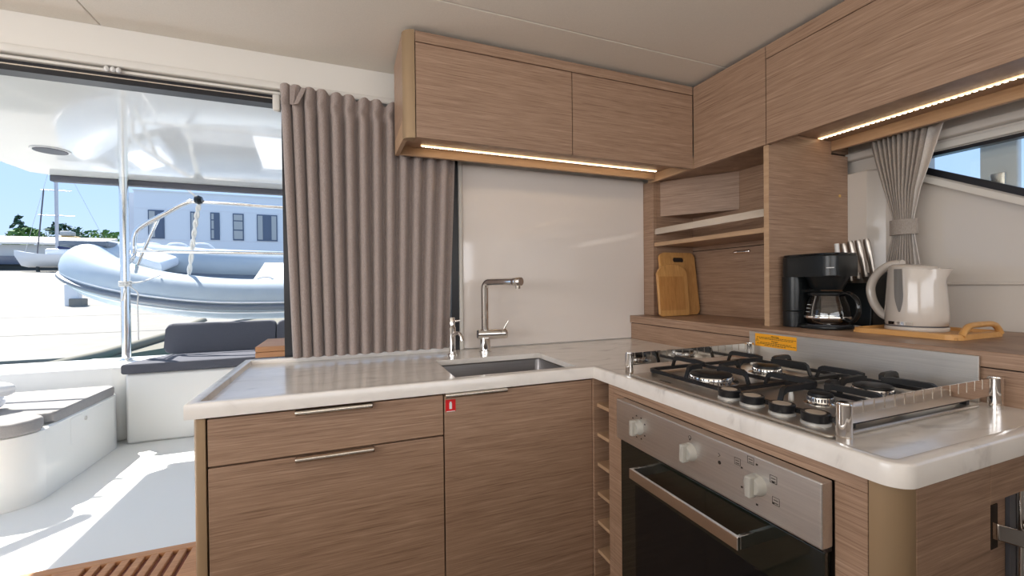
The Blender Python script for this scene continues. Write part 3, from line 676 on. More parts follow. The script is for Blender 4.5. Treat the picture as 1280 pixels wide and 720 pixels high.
def sm(w, h, neck):
    L = [(-w/2+.012, 0), (w/2-.012, 0), (w/2, .012), (w/2, h-.05)]
    for k in range(9): a = PI*k/8; L.append((w/2*math.cos(a)*.95, h-.05+.05*math.sin(a)))
    return L + [(-w/2, h-.05), (-w/2, .012)]
S_ = sm(.195, .272, 0); MB().prism([P2(x, y) for x, y in S_], P2(0, 0, .013)-P2(0, 0, 0), bev=.003).build('board', 'bamboo', o2)
for (x0, x1) in ((-.090, -.036), (-.0355, .0195), (.020, .070)):
    MB().prism([P2(x, y, .0131) for x, y in ((x0, .03), (x1, .03), (x1, .205), (x0, .205))], P2(0, 0, .0012)-P2(0, 0, 0)).build('strip', 'bamboo_dark', o2)

# coffee maker: water tower at the aft side, brew head over the carafe
cm = thing('coffee_maker', 'black filter coffee maker standing on the ledge', 'coffee maker', (1.67, 1.06, LZ))
CX0, CX1, CY0, CY1 = 1.570, 1.730, .965, 1.165
def rr3(x0, x1, y0, y1, r, z): return [(x, y, z) for x, y in rrect(x0, x1, y0, y1, r, 6)]
MB().prism(rr3(CX0, CX1, 1.095, CY1, .03, LZ+.062), (0, 0, .13), bev=.002).build('tower', 'black_plastic', cm)
MB().prism(rr3(CX0+.001, CX1-.001, 1.096, CY1-.001, .03, LZ+.0005), (0, 0, .060), bev=.002).build('tower_base', 'black_plastic', cm)
MB().prism(rr3(CX0+.004, CX1-.004, CY0+.004, 1.12, .05, LZ+.0005), (0, 0, .013), bev=.004).build('base', 'black_plastic', cm)
MB().lathe([(.062, .013), (.062, .0155), (.055, .0158)], (1.650, 1.036, LZ), 28).build('hot_plate', 'grey_trim', cm)
MB().prism(rr3(CX0, CX1, CY0, CY1, .035, LZ+.19), (0, 0, .075), bev=.003).build('brew_head', 'black_plastic', cm)
MB().lathe([(.044, .142), (.050, .148), (.068, .19)], (1.650, 1.036, LZ), 30).build('filter_basket', 'black_plastic', cm)
MB().prism(rr3(CX0+.002, CX1-.002, CY0+.002, CY1-.002, .034, LZ+.2655), (0, 0, .008), bev=.003).build('lid', 'black_gloss', cm)
bx(CX0-.0012, CX0+.0005, .962, .988, LZ+.2185, LZ+.2215).build('name_plate', 'white_ink', cm)
# carafe
kf = thing('coffee_carafe', 'glass coffee carafe with black handle on the hot plate', 'carafe', (1.640, 1.030, LZ+.0165))
kc = (1.640, 1.030, LZ+.0165)
sol(MB().lathe([(.060, 0), (.066, .003), (.0715, .014), (.0725, .028), (.067, .066), (.055, .100), (.054, .108)], kc, 36, cap=False).build('jug', 'carafe_glass', kf), .0015)
MB().lathe([(.0730, .022), (.0735, .023), (.0735, .030), (.0730, .031)], kc, 36, cap=False).build('band', 'chrome', kf)
MB().lathe([(.055, .104), (.057, .106), (.057, .113), (.046, .119), (.012, .120)], kc, 32).build('lid', 'black_plastic', kf)
hd = Vector((-.20, -1, 0)).normalized(); K = Vector(kc)
MB().tube(cr_spline([K+hd*.052+Vector((0, 0, .108)), K+hd*.085+Vector((0, 0, .112)), K+hd*.112+Vector((0, 0, .092)), K+hd*.118+Vector((0, 0, .050)), K+hd*.098+Vector((0, 0, .018)), K+hd*.072+Vector((0, 0, .022))], 6), .0085, 10, flat=(1.1, .8)).build('handle', 'black_gloss', kf)
for z in (.045, .058, .071):
    p = K + Vector((-.92, .39, 0)).normalized()*(.0725 - (z-.03)*.17); bx(p.x-.001, p.x+.001, p.y-.005, p.y+.005, K.z+z, K.z+z+.0015).build('level_mark', 'white_ink', kf)
# knife block and knives
kb = thing('knife_block', 'black slanted knife block behind the coffee maker', 'knife block', (1.86, 1.03, LZ))
prof = [(1.80, LZ+.0008), (1.915, LZ+.0008), (1.915, LZ+.14), (1.905, LZ+.205), (1.815, LZ+.165)]
MB().prism([(x, .975, z) for x, z in prof], (0, .110, 0), bev=.006).build('block', 'black_plastic', kb)
KN = [(1.832, 1.064, .150), (1.850, 1.050, .150), (1.868, 1.034, .145), (1.886, 1.016, .14)]
for i, (x, y, L) in enumerate(KN):
    z0 = LZ + .165 + (x-1.815)/.09*.04 - .0005; ax = Vector((-.10, .12, 1)).normalized()
    k = thing('kitchen_knife', 'steel-handled kitchen knife standing upright in the black block', 'knife', (x, y, z0), 'knives in the block')
    b = Vector((x, y, z0)); 
    MB().tube([b + ax*s_k for s_k in (0, .012, .03, .07, L-.01, L)], [.0075, .0085, .0068, .0085, .0095, .0075], 12, flat=(1.25, .75)).build('handle', 'knife_steel', k)
    bx(x-.002, x+.010, y-.0015, y+.0015, z0-.0, z0+.006).build('bolster', 'stainless', k)
tag(MB().tube([(1.80, 1.085, LZ+.2), (1.797, 1.092, LZ+.32)], .008, 10).build('sharpening_rod', 'white_plastic'), 'white rod handle standing behind the coffee maker', 'rod')
# tray
tr = thing('serving_tray', 'bamboo serving tray with looped handle under the kettle', 'tray', (1.75, .74, LZ))
TX0, TX1, TY0, TY1 = 1.600, 1.865, .655, .930
bx(TX0+.006, TX1-.006, TY0+.006, TY1-.006, LZ+.0006, LZ+.008).build('bottom', 'bamboo_tray', tr)
rim_o = [(x, y) for x, y in rrect(TX0, TX1, TY0, TY1, .03, 5)]; rim_i = [(x, y) for x, y in rrect(TX0+.010, TX1-.010, TY0+.010, TY1-.010, .022, 5)]
m = MB(); m.grid([[(x, y, LZ+.0006) for x, y in rim_o], [(x, y, LZ+.016) for x, y in rim_o], [(x, y, LZ+.018) for x, y in rim_i], [(x, y, LZ+.006) for x, y in rim_i]], closed_v=True); m.build('rim', 'bamboo_tray', tr)
for yy in (TY0+.004, ):
    MB().tube(cr_spline([(1.625, yy, LZ+.012), (1.645, yy, LZ+.03), (1.67, yy, LZ+.040), (1.733, yy, LZ+.042), (1.795, yy, LZ+.040), (1.82, yy, LZ+.03), (1.84, yy, LZ+.012)], 5), .0085, 8).build('handle', 'bamboo_tray', tr)
# kettle
KX, KY, KZ = 1.760, .826, LZ + .0085
kt = thing('kettle', 'cream plastic electric kettle with grey level window on the tray', 'kettle', (KX, KY, KZ))
MB().lathe([(.078, 0), (.080, .002), (.080, .012), (.078, .014)], (KX, KY, KZ), 40).build('power_base', 'cream_plastic', kt)
MB().lathe([(.0775, .0142), (.0775, .0175)], (KX, KY, KZ), 40).build('base_gap', 'grey_trim', kt)
def kettle_body():
    m = MB(); rows = []
    for z, r, sp__, ly in ((.018, .077, 0, 0), (.024, .079, 0, 0), (.06, .079, 0, 0), (.11, .076, 0, 0), (.15, .0735, .0, 0), (.17, .072, .004, 0), (.19, .070, .014, 0), (.205, .068, .028, -.0), (.2055, .063, .024, 0)):
        row = []
        for k in range(56):
            a = 2*PI*k/56; e_ = max(0, math.cos(a + PI/2))          # +1 at -Y
            w = e_**10 * 0 + max(0, 1 - abs(((a - 1.5*PI + PI) % (2*PI)) - PI)/.55)
            rr = r + sp__*w**1.3; row.append((KX + rr*math.cos(a), KY + rr*math.sin(a), KZ + z + (.006*w if z > .19 else 0) + max(0, (z-.10)/.10)*.11*rr*math.sin(a)))
        rows.append(row)
    V = m.grid(rows, closed_v=True); m.bm.faces.new(V[0][::-1]); return m
kettle_body().build('body', 'cream_plastic', kt, sharp=60)
MB().lathe([(.064, .200), (.0635, .207), (.056, .213), (.03, .2165), (.002, .217)], (KX, KY+.026, KZ+.002), 36, axis=(0, -.11, 1)).build('lid', 'cream_plastic', kt)
MB().tube(cr_spline([(KX, KY+.035, KZ+.222), (KX, KY+.075, KZ+.217), (KX, KY+.112, KZ+.185), (KX, KY+.130, KZ+.14), (KX, KY+.122, KZ+.09), (KX, KY+.098, KZ+.05), (KX, KY+.074, KZ+.035)], 6), [.016]*37, 14, flat=(1.0, .8)).build('handle', 'cream_plastic', kt)
# water-level window: a curved sliver hugging the body, facing the room and aft
def kz_r(z): return .079 if z < .06 else .079 - (z-.06)*.062
def lvl():
    m = MB(); rows = []
    for i in range(13):
        z = .062 + .140*i/12; c = math.radians(176 - 8*i/12); hw = math.radians(9.5)*math.sin(PI*min(1, (i+.6)/6)/2)
        rows.append([(KX + (kz_r(z)+.0012)*math.cos(c+hw*s), KY + (kz_r(z)+.0012)*math.sin(c+hw*s), KZ+z) for s in (-1, -.5, 0, .5, 1)])
    m.grid(rows); return m
sol(lvl().build('level_window', 'grey_window', kt), .0012)
m = MB(); rows = [[(KX + .0803*math.cos(math.radians(a)), KY + .0803*math.sin(math.radians(a)), KZ+z) for a in range(150, 201, 5)] for z in (.020, .030)]; m.grid(rows); sol(m.build('switch_plate', 'chrome', kt), .0012)
tag(MB().tube(cr_spline([(1.70, .930, LZ+.004), (1.735, .965, LZ+.004), (1.77, 1.0, LZ+.004), (1.78, 1.06, LZ+.004), (1.79, 1.12, LZ+.004)], 6), .003, 8).build('power_cord', 'white_plastic'), 'pale power cord lying on the ledge between kettle and coffee maker', 'cord')

# ================================================================ outside
struct('cockpit_deck', MB().box(-4.2, 2.6, YW+.061, 5.0, -.12, 0), 'deck_white', 'white non-slip cockpit deck', 'deck')
struct('bounce_platform', MB().box(-3.2, 2.6, 5.02, 7.4, .12, .26, bev=.03), 'gelcoat', 'added unseen white platform below the hanging dinghy', 'platform')  # unseen white slab added to bounce sunlight up onto the hardtop
# teak grating at the threshold
gt = thing('teak_grating', 'teak slatted grating on the deck at the door threshold', 'grating', (-.8, 2.2, 0))
GX0, GX1, GY0, GY1 = -1.95, -.2, 2.0, 2.375
bx(GX0, GX1, GY1-.045, GY1, .0005, .022, bev=.002).build('border', 'teak', gt); bx(GX0, GX1, GY0, GY0+.045, .0005, .022, bev=.002).build('border', 'teak', gt)
x = GX1; i = 0
sl0 = None
while x > GX0 + .03:
    w = .105 if i % 8 == 7 else .030
    if sl0 is None or w > .05: s_ = bx(x-w, x, GY0+.045, GY1-.045, .0005, .0215, bev=.003).build('slat', 'teak', gt)
    else: s_ = sl0.copy(); COL.objects.link(s_); s_.location.x += x - xs0
    if sl0 is None: sl0 = s_; xs0 = x
    x -= w + .021; i += 1
bx(GX0, GX1, GY0, GY1, .0002, .004).build('drain_pan', 'rust', gt)
# port bench with rounded corner
bh = thing('cockpit_bench', 'white moulded bench along the port side of the cockpit', 'bench', (-2.4, 3.6, 0), kind=None)
bp_ = rrect(-3.9, -1.62, 3.10, 4.20, .16, 7)
m = MB(); m.grid([[(x, y, z) for x, y in bp_] for z in (.0005, .36, .395)] + [[(x*1.0 + (.012 if x < -2.5 else -.012), y + (.012 if y < 3.6 else -.0), .405) for x, y in bp_]], closed_v=True)
m.bm.faces.new([m.bm.verts.new((x + (.012 if x < -2.5 else -.012), y + (.012 if y < 3.6 else 0), .405)) for x, y in bp_]); m.build('body', 'gelcoat', bh)
bx(-1.6215, -1.6185, 3.50, 3.98, .22, .385, bev=.001).build('locker_door', 'gelcoat', bh)
MB().lathe([(.014, 0), (.014, .004), (.008, .005)], (-1.6185, 3.66, .345), 16, axis=(1, 0, 0)).build('locker_latch', 'stainless', bh)
def cushion(name, lab, pts, z0, z1, mat, group=None, r=.018, cat='cushion'):
    m = MB(); m.prism([(x, y, z0) for x, y in pts], (0, 0, z1-z0), bev=r, seg=3); o = m.build(name, mat, None, sharp=60); return tag(o, lab, cat, group)
cushion('seat_cushion', 'grey seat cushion with rounded corner at the near end of the port bench', rrect(-3.0, -1.615, 3.085, 3.32, .11, 7), .4065, .478, 'cushion_grey')
cushion('seat_cushion', 'long light grey seat cushion on the sunny port bench', rrect(-3.6, -1.625, 3.328, 4.10, .05, 5), .4065, .470, 'cushion_grey')
pl = thing('folded_towel', 'rolled and folded white towels on the port bench cushion', 'towel', (-2.35, 3.45, .48))
m = MB(); m.prism([(-2.60, 3.38, .479), (-1.97, 3.42, .479), (-1.93, 3.47, .479), (-1.97, 3.60, .479), (-2.60, 3.60, .479)], (0, 0, .075), bev=.028, seg=4); m.build('towel', 'towel', pl, sharp=80)
m = MB(); m.prism([(-2.60, 3.42, .5545), (-1.98, 3.42, .5545), (-1.88, 3.52, .5545), (-2.0, 3.62, .5545), (-2.60, 3.62, .5545)], (0, 0, .085), bev=.04, seg=4); m.build('pillow', 'towel', pl, sharp=80)
# aft coaming and bench
struct('aft_coaming', MB().prism([(x, y, 0.0005) for x, y in rrect(-4.1, -1.60, 4.215, 4.78, .10, 6)], (0, 0, .585), bev=.02, seg=3), 'gelcoat', 'white moulded aft corner of the cockpit under the steel pole', 'coaming')
ab = thing('aft_bench', 'white moulded bench across the stern under dark cushions', 'bench', (-.4, 4.4, 0))
bx(-1.585, 1.6, 4.12, 4.80, .0005, .54, bev=.02).build('body', 'gelcoat', ab)
cushion('seat_cushion', 'dark grey seat cushion on the stern bench', [(-1.60, 4.10), (-.55, 4.10), (-.55, 4.66), (-1.28, 4.66), (-1.44, 4.60), (-1.58, 4.22)], .5415, .622, 'cushion_dark')
cushion('seat_cushion', 'dark grey seat cushion on the stern bench behind the counter end', [(-.54, 4.10), (1.5, 4.10), (1.5, 4.66), (-.54, 4.66)], .5415, .622, 'cushion_dark')
def backc(x0, x1, lab):
    m = MB(); P = [(a, 4.60+.07*(z-.625)/.25, z) for a, z in rrect(x0, x1, .6235, .878, .045, 5)]; m.prism(P, (0, .10, .0), bev=.02, seg=3); return tag(m.build('back_cushion', 'cushion_dark', None, sharp=60), lab, 'cushion')
backc(-1.50, -.632, 'long dark grey back cushion standing on the stern bench'); backc(-.622, 1.4, 'dark grey back cushion on the stern bench beside the door stile')
# teak table leaf
tb = thing('cockpit_table', 'teak cockpit table with thick slatted edge near the stern bench', 'table', (-.1, 3.65, 0))
for k in range(2): bx(-.60, .9, 3.46, 3.98, .700+k*.040, .737+k*.040, bev=.003).build('leaf', 'teak', tb)
MB().lathe([(.16, 0.0005), (.16, .02), (.045, .03), (.045, .70)], (.2, 3.7, 0), 24).build('pedestal', 'gelcoat', tb)
# hardtop over the cockpit
ht = thing('hardtop', 'glossy white hardtop roof over the cockpit', 'roof', (-.4, 3.4, 2.15))
HTP = [(-2.37, 2.06), (2.6, 2.06), (2.6, 4.70), (-2.27, 4.70), (-2.37, 4.62)]
MB().prism([(x, y, 2.15) for x, y in HTP], (0, 0, .14), bev=.01).build('roof_shell', 'hardtop_gloss', ht, sharp=3)
bx(-2.27, 2.6, 4.675, 4.735, 2.098, 2.149, bev=.006).build('edge_trim', 'grey_trim', ht)
MB().lathe([(.085, 0), (.085, .006), (.075, .009)], (-1.86, 3.85, 2.139), 28).build('speaker', 'grey_trim', ht)
MB().lathe([(.10, 0.003), (.10, .009)], (-1.86, 3.85, 2.1405), 28).build('speaker_ring', 'white_plastic', ht)
# steel pole
pt = thing('roof_pole', 'polished steel pole holding up the hardtop edge', 'pole', (-1.755, 4.60, .586))
MB().tube([(-1.755, 4.60, .592), (-1.755, 4.60, 2.1495)], .032, 20).build('pole', 'stainless', pt); MB().lathe([(.055, 0), (.055, .006), (.036, .012), (.033, .02)], (-1.755, 4.60, .5855), 24).build('foot', 'stainless', pt)
# unseen rails and strut, added to port to stripe the deck with shadow
for i, (a, b) in enumerate((((-2.72, 4.85, 2.6), (-2.68, 4.02, .86)), ((-2.72, 4.60, 2.6), (-2.68, 3.80, .69)))):
    m = MB().tube([a, b, (-2.68, b[1]-.1, .494)], .018, 10); tag(m.build('shadow_rail', 'stainless'), 'added unseen steel handrail striping the deck with shadow', 'handrail', 'added rails on the port side')
tag(MB().tube([(-2.45, 4.10, 2.149), (-2.42, 3.55, 1.68), (-2.55, 2.75, .98), (-2.9, 2.4, .5), (-3.0, 2.3, .0)], .045, 10).build('shadow_strut', 'gelcoat'), 'added unseen white strut striping the deck with shadow', 'strut')

# stern gantry rails
gy = thing('stern_rail', 'polished steel stern rail with two bars beside the dinghy', 'rail', (-1.0, 4.95, .6))
Pr = [on(u, v, 1, 4.95) for u, v in ((167, 318), (168, 296), (176, 284), (205, 268), (232, 254), (250, 252), (300, 255), (357, 259))]
Pr = [Vector((-1.755, 4.62, Pr[0].z-.10)), Vector((-1.80, 4.82, Pr[0].z-.06))] + Pr + [Vector((1.5, 4.95, Pr[-1].z))]
MB().tube(cr_spline(Pr, 6), .022, 12).build('top_bar', 'stainless', gy)
a = on(168, 314, 1, 4.97); MB().tube([a, (1.5, 4.97, a.z)], .017, 12).build('lower_bar', 'stainless', gy)
a, b = on(200, 268, 1, 4.97), on(172, 330, 1, 4.97); MB().tube([a, b, on(170, 340, 1, 5.3)], .015, 12).build('brace', 'stainless', gy)
MB().tube([on(355, 256, 1, 4.95)*1.0 + Vector((1.2, 0, 0)), Vector((.68, 4.95, .55))], .02, 10).build('post', 'stainless', gy)
# dinghy hanging across the stern
dg = thing('dinghy', 'pale grey inflatable dinghy hanging across the stern', 'dinghy', (-1.0, 6.1, .9))
NB = [(.9, 5.50, 1.065), (-.65, 5.50, 1.065), (-1.3, 5.50, 1.085), (-1.85, 5.56, 1.165), (-2.30, 5.72, 1.29), (-2.58, 5.98, 1.43), (-2.55, 6.28, 1.52), (-2.2, 6.52, 1.52), (-1.6, 6.64, 1.49), (-.65, 6.68, 1.47), (.9, 6.70, 1.47)]
ctr = cr_spline(NB, 8); NC = len(ctr)
rad = [.222 + .020*math.sin(PI*max(0, min(1, (i/NC-.3)/.35))) for i in range(NC)]
MB().tube(ctr, rad, 28).build('tube', 'dinghy_grey', dg)
def along(i0, i1, ang, off):
    out = []
    for i in range(i0, i1):
        t = (ctr[min(i+1, NC-1)] - ctr[max(i-1, 0)]).normalized(); o_ = t.cross(Vector((0, 0, 1))).normalized()*-1
        u_ = o_.cross(t).normalized(); u_ = u_ if u_.z > 0 else -u_
        out.append(ctr[i] + (o_*math.cos(ang) + u_*math.sin(ang))*off)
    return out
mid = NC//2
side = along(0, 2, 0, 1)[0] - ctr[0]; sgn = 1 if side.y < 0 else -1
def al(i0, i1, ang, off): return along(i0, i1, (ang if sgn > 0 else PI-ang), off)
MB().tube(al(0, int(NC*.66), math.radians(-22), .226), .040, 10, flat=(1.4, .8)).build('rubbing_strake', 'dinghy_dark', dg)
MB().tube(al(0, int(NC*.66), math.radians(-8), .232), .010, 8).build('strake_line', 'dinghy_white', dg)
MB().tube(al(0, int(NC*.66), math.radians(-38), .230), .010, 8).build('strake_line', 'dinghy_white', dg)
# rigid hull under the tubes and the inside floor
m = MB(); rows = []
for f in [k/14 for k in range(15)]:
    i = int(f*(NC*.46)); j = NC-1-i; a, b = ctr[i], ctr[j]; c_ = (a+b)/2; kd = Vector((0, -.30, -.40))*(1-max(0, (f-.55)/.45)**2*.9)
    k_ = c_ + Vector((0, -.16, -.38))*(1 - .85*max(0, (f-.6)/.4)**1.5)
    rows.append([a + Vector((0, -.03, -.17)), a*.62 + k_*.38 + Vector((0, -.02, -.12)), k_, b*.62 + k_*.38 + Vector((0, .02, -.08)), b + Vector((0, 0, -.1))])
m.grid(rows); sol(m.build('hull', 'dinghy_grey', dg), .01)
m = MB(); rows = []
for f in [k/14 for k in range(15)]:
    i = int(f*(NC*.45)); j = NC-1-i; a, b = ctr[i], ctr[j]; rows.append([a*(1-t) + b*t + Vector((0, 0, -.06)) for t in (0.02, .35, .65, .98)])
m.grid(rows); sol(m.build('inner_floor', 'dinghy_dark', dg), .01)
m = MB(); a = on(316, 350, 1, 5.75); b = on(331, 328, 1, 6.45); m.prism([a, a + Vector((.32, 0, 0)), b + Vector((.32, 0, 0)), b], (0, 0, -.04), bev=.008); m.build('thwart', 'dinghy_white', dg)
for u, w_ in ((200, 12), (318, 10)):
    a = on(u, 352, 1, 5.52); MB().tube(cr_spline([a + Vector((0, 0, -.02)), a + Vector((.05, -.02, .04)), a + Vector((.16, -.02, .045)), a + Vector((.22, 0, -.02))], 5), .012, 8).build('grab_handle', 'dinghy_white', dg)
for u in (172, 205, 236):
    a = on(u, 308, 1, 6.66); MB().tube(cr_spline([a + Vector((0, -.03, -.05)), a + Vector((.07, -.03, .03)), a + Vector((.22, -.03, .03)), a + Vector((.30, -.03, -.05))], 5), .010, 8).build('grab_handle', 'dinghy_white', dg)
m = MB(); a = on(86, 302, 1, 6.2); m.box(a.x, a.x+.42, 6.0, 6.5, 1.66, 1.73, bev=.02).build('bow_pad', 'dinghy_dark', dg)
MB().prism([(-2.30, 5.98, 1.50), (-1.92, 5.88, 1.36), (-1.90, 6.35, 1.46), (-2.25, 6.40, 1.58)], (0, .0, .13), bev=.05, seg=3).build('bow_locker', 'dinghy_white', dg)
MB().lathe([(.03, 0), (.03, .02), (.012, .022)], on(292, 343, 1, 6.5), 12, axis=(0, -1, .3)).build('valve', 'dinghy_dark', dg)
bx(-1.62, -1.52, 5.85, 5.93, 1.22, 1.30, bev=.02).build('cleat', 'black_plastic', dg)
# hoisting rope, lashing and rope block
tp1, tp2, tp3 = on(249, 253, 1, 4.93), on(243, 290, 1, 5.2), on(236, 346, 1, 5.55)
rp = thing('hoist_rope', 'pale braided rope hoisting the dinghy from the stern rail', 'rope', tuple(tp3))
L_ = cr_spline([tp1, tp2, tp3], 14)
for s_ in (0, PI): MB().tube([p + Vector((.011*math.cos(s_+i*.9), .011*math.sin(s_+i*.9), 0)) for i, p in enumerate(L_)], .013, 8).build('strand', 'rope', rp)
MB().lathe([(.03, -.03), (.045, 0), (.03, .03)], tp1 + Vector((0, -.02, .02)), 12, axis=(1, 0, 0)).build('block', 'black_plastic', rp)
for dx in (-.12, -.2): MB().tube([tp1 + Vector((0, -.02, .03)), tp1 + Vector((dx-.1, -.22, .3))], .004, 6).build('line', 'rope', rp)
ls = thing('lashing_rope', 'thin rope tied round the steel pole to the dinghy', 'rope', (-1.755, 4.6, 1.2))
zz = on(163, 357, 1, 4.6).z
m = MB()
for k in range(3):
    m.tube([(-1.755 + .039*math.cos(t), 4.60 + .039*math.sin(t), zz + k*.016 + .002*math.sin(t)) for t in [2*PI*q/16 for q in range(17)]], .007, 6)
m.build('turns', 'rope', ls)
MB().tube(cr_spline([(-1.72, 4.57, zz+.02), on(178, 352, 1, 4.9), on(200, 344, 1, 5.4)], 6), .008, 6).build('line', 'rope', ls)
MB().tube(cr_spline([(-1.74, 4.56, zz), on(155, 366, 1, 4.5), on(153, 376, 1, 4.5)], 6), .006, 6).build('tail', 'rope', ls)
MB().tube(cr_spline([(-1.72, 4.56, zz), on(172, 366, 1, 4.5), on(172, 380, 1, 4.5), on(173, 425, 1, 4.5)], 6), .005, 6).build('tail', 'rope', ls)
# ---------------------------------------------------------------- yard
RZ = lambda y: -.15 + .077*(y-9)
def ramp_pt(u, v):
    d = ray(u, v); t = (-.15 - .693 - 1.2)/(d.z - .077*d.y); return CAM + d*t
struct('water', MB().quad((-40, 5.1, -1.2), (60, 5.1, -1.2), (60, 45, -1.2), (-40, 45, -1.2)), 'water', 'green-blue harbour water astern', 'water')
E1, E2, E3 = ramp_pt(125, 445), ramp_pt(207, 421), ramp_pt(254, 401)
qy = thing('quay', 'pale concrete slipway ramp behind the boat', 'quay', (-12, 20, -1.2), kind='structure')
cuts = [10.2, 13.0, 16.3, 19.2, 23.0, 30.0, 48.0, 95.0]
def edge_x(y):
    if y < E2.y: return E1.x + (E2.x-E1.x)*(y-E1.y)/(E2.y-E1.y)
    if y < E3.y: return E2.x + (E3.x-E2.x)*(y-E2.y)/(E3.y-E2.y)
    return E3.x + (y-E3.y)*1.2
for y0, y1 in zip(cuts, cuts[1:]):
    g_ = .04
    P = [(-60, y0+g_, RZ(y0)), (edge_x(y0), y0+g_, RZ(y0)), (edge_x(y1), y1-g_, RZ(y1)), (-60, y1-g_, RZ(y1))]
    MB().prism(P, (0, 0, -2.6), bev=0).build('slab', 'concrete', qy)
MB().prism([(-60, 10, RZ(10)-.05), (edge_x(10.2)-.05, 10.2, RZ(10.2)-.05), (edge_x(48)-.05, 48, RZ(48)-.05), (-60, 48, RZ(48)-.05)], (0, 0, -.8)).build('joint_fill', 'quay_dark', qy)
MB().tube([Vector((E1.x-1.2, 8.2, -.25)), E1, E2, E3], .10, 8).build('quay_fender', 'quay_dark', qy)
bl = ramp_pt(92, 382)
bd = thing('bollard_post', 'pale concrete mooring block standing on the slipway', 'bollard', tuple(bl))
MB().box(bl.x-.18, bl.x+.18, bl.y-.15, bl.y+.15, bl.z-.05, bl.z+.75, bev=.03).build('post', 'boat_white', bd); MB().box(bl.x, bl.x+.35, bl.y-.3, bl.y+.1, bl.z-.1, bl.z+.25, bev=.03).build('foot', 'concrete', bd)
# white building with windows
bb = thing('white_building', 'long white building with tall dark windows beyond the slipway', 'building', (-5, 34, 1.5))
YBD = 32.0
bx(-11.75, 16, YBD, YBD+10, .5, 7.09).build('wall', 'building_white', bb); bx(-12.4, -11.76, YBD+.6, YBD+10, .5, 7.05).build('side_wing', 'building_side', bb)
bx(-11.8, 16.1, YBD-.06, YBD+10, 7.09, 7.16).build('parapet', 'building_white', bb)
for zz_ in (4.18, 6.05): bx(-11.7, 16, YBD-.012, YBD+.01, zz_-.02, zz_+.02).build('ledge_line', 'building_side', bb)
for x0, x1, kind in ((-11.06, -10.26, 2), (-8.94, -8.70, 1), (-7.89, -7.40, 3), (-6.68, -6.08, 4), (-5.34, -4.16, 5), (-2.9, -2.3, 4), (-1.2, -.6, 4), (.6, 1.2, 4), (2.6, 3.6, 2), (5, 5.6, 4)):
    f_ = bx(x0, x1, YBD-.05, YBD+.05, 4.23, 5.96).build('window', 'window_dark', bb)
    n_ = {1: 1, 2: 2, 3: 2, 4: 1, 5: 3}[kind]; w = (x1-x0)/n_
    for k in range(n_):
        for (z0, z1) in ((4.32, 4.85), (4.93, 5.45), (5.52, 5.88)) if kind in (3, 4) else ((4.32, 5.88),):
            bx(x0 + k*w + .06, x0 + (k+1)*w - .06, YBD-.065, YBD-.045, z0, z1).build('pane', 'window_blind' if (k + int(z0*10)) % 2 else 'window_dark', f_)
# shed, boats, trees
sh = thing('boat_shed', 'low long boatyard shed with pale roof', 'shed', (-25, 50, 2))
bx(-45, -20.5, 48, 50, RZ(48)-1, 4.95).build('wall', 'shed_wall', sh); bx(-45, -20.5, 47.9, 48, RZ(48)-.5, 3.8).build('dark_opening', 'shed_dark', sh)
MB().prism([(-46, 47.4, 4.95), (-20, 47.4, 4.95), (-20, 51, 5.75), (-46, 51, 5.75)], (0, 0, .18)).build('roof', 'shed_roof', sh)
bx(-29, -27.6, 47.7, 47.89, 3.3, 4.0).build('window', 'window_dark', sh)
bx(-26.5, -24.6, 47.7, 47.89, 3.3, 4.0).build('window', 'window_dark', sh)
bx(-60, -27.5, 46.0, 47.0, RZ(46)-.3, 3.6).build('red_container', 'rust', sh)
def boat(name, lab, bow, L, zk, H, mast, mat='boat_white'):
    t = thing(name, lab, 'boat', (bow[0]+L/2, bow[1], zk))
    m = MB(); rows = []
    for k in range(11):
        f = k/10; w = (math.sin(PI*min(.5, f*.62)*1.0))*1.25 + .02; dz = (1-f)**3*.4; x = bow[0] + f*L
        rows.append([(x, bow[1]-w, zk+H+dz), (x, bow[1]-w*.92, zk+H*.55+dz), (x + (1-f)*.4, bow[1]-w*.55, zk+.12), (x+(1-f)*.8, bow[1], zk), (x+(1-f)*.4, bow[1]+w*.55, zk+.12), (x, bow[1]+w*.92, zk+H*.55+dz), (x, bow[1]+w, zk+H+dz)])
    V = m.grid(rows, closed_v=True); m.bm.faces.new(V[0]); m.bm.faces.new(V[-1]); m.build('hull', mat, t)
    bx(bow[0]+L*.45, bow[0]+L*.9, bow[1]-.6, bow[1]+.6, zk+H, zk+H+.5, bev=.1).build('cabin', mat, t)
    bx(bow[0]+L*.62, bow[0]+L*.86, bow[1]-.6, bow[1]+.6, zk+H+.505, zk+H+.75, bev=.05).build('canvas', 'boat_blue', t)
    for q in (.3, .7): MB().tube([(bow[0]+L*q, bow[1], RZ(bow[1])), (bow[0]+L*q, bow[1], zk+.1)], .12, 8).build('stand', 'shed_dark', t)
    if mast:
        mx, zt_ = mast; ms = MB().tube([(mx, bow[1], zk+H), (mx, bow[1], zt_)], .11, 10).build('mast', 'mast_metal', t)
        for zz_, w in ((zk+H+5.2, .9), (zk+H+3.2, 1.1)): MB().tube([(mx-w, bow[1], zz_), (mx+w, bow[1], zz_)], .03, 6).build('spreader', 'mast_metal', ms)
        for s_ in (-.9, 1.6): MB().tube([(mx, bow[1], zt_), (mx+s_*2.2, bow[1], zk+H)], .012, 5).build('stay', 'mast_metal', ms)
        MB().tube([(mx-.55, bow[1]-.4, zk+H+5.2), (mx-1.0, bow[1]-.4, zk+H)], .05, 6).build('furled_sail', 'grey_trim', ms)
    return t
boat('sailing_boat', 'white sailing yacht on stands in the yard with bare mast', (-24.0, 45, 0), 4.6, 2.95, .95, (-21.45, 12.5))
boat('motor_boat', 'small white motor boat standing behind the sailing yacht', (-30.5, 44.5, 0), 5.0, 2.9, .8, None)
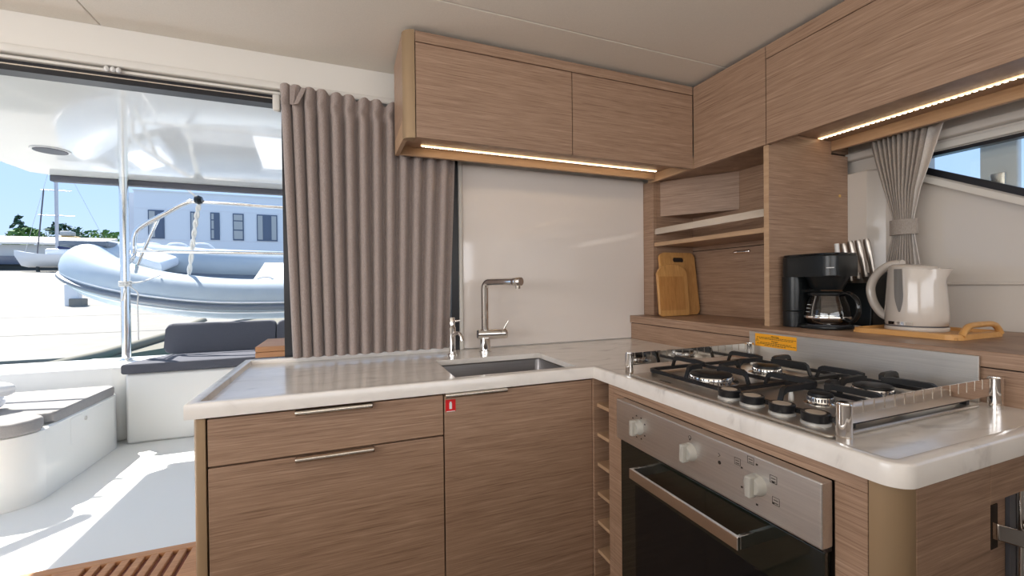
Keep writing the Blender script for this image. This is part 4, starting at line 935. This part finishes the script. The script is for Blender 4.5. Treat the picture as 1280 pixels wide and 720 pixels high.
def tree(name, lab, x, y, z0, z1, r, mat, conic, n=220, cat='tree'):
    t = thing(name, lab, cat, (x, y, z0)); MB().tube([(x, y, z0), (x, y, z0+(z1-z0)*.5)], .12, 6).build('trunk', 'bark', t)
    m = MB(); rnd = random.Random(int(x*100))
    for k in range(n):
        f = rnd.random(); h = z0 + (z1-z0)*(.12 + .88*f)
        rr = r*((1-f)**.7 if conic else math.sqrt(max(.02, 1-(2*f-1)**2)))*math.sqrt(rnd.random()); a = rnd.random()*2*PI
        c = Vector((x + rr*math.cos(a), y + rr*math.sin(a), h)); s_ = r*rnd.uniform(.12, .24)
        n1 = Vector((rnd.gauss(0, 1), rnd.gauss(0, 1), rnd.gauss(0, 1))).normalized(); u_ = n1.orthogonal().normalized()*s_; w_ = n1.cross(u_)
        m.quad(c-u_, c-w_*.6, c+u_, c+w_*.6)
    tag(m.build('foliage', mat, t), kind='stuff'); return t
for (nm, lb_, u, vb, vt, D, r, mt, cn) in (
    ('cypress', 'dark pointed conifer rising behind the shed roof', 24, 300, 269, 72, 1.6, 'leaf_dark', True),
    ('bush', 'light green bush behind the shed roof beside the conifer', 36, 302, 286, 64, 2.2, 'leaf_light', False),
    ('cypress', 'slim dark conifer beside the yacht mast', 68, 305, 277, 68, .9, 'leaf_dark', True),
    ('round_tree', 'dark round tree beside the yacht mast', 80, 305, 281, 60, 1.8, 'leaf_dark', False),
    ('round_tree', 'dark small tree above the dinghy bow', 98, 303, 284, 56, 1.0, 'leaf_dark', False),
    ('bush', 'pale green shrub behind the dinghy bow', 117, 308, 288, 64, 1.5, 'leaf_light', False),
    ('bush', 'leafy green shrub behind the dinghy near the white building', 134, 308, 289, 56, 1.2, 'leaf_light', False),
    ('bush', 'green shrub beside the steel pole', 149, 308, 291, 53, 1.1, 'leaf_light', False)):
    a, b = on(u, vb+16, 1, D), on(u, vt, 1, D); tree(nm, lb_, a.x, D, RZ(D)-.02, b.z, r, mt, cn)
cr_ = thing('yard_crane', 'orange yard machine beyond the dinghy bow', 'machine', tuple(on(84, 306, 1, 53)))
c0 = on(84, 300, 1, 53); MB().box(c0.x-.7, c0.x+.9, 52.5, 53.5, RZ(53)-.1, c0.z+.35, bev=.2).build('body', 'amber_box', cr_); MB().box(c0.x-.3, c0.x+.5, 52.4, 53.4, c0.z+.351, c0.z+.8, bev=.1).build('cab', 'window_blind', cr_)
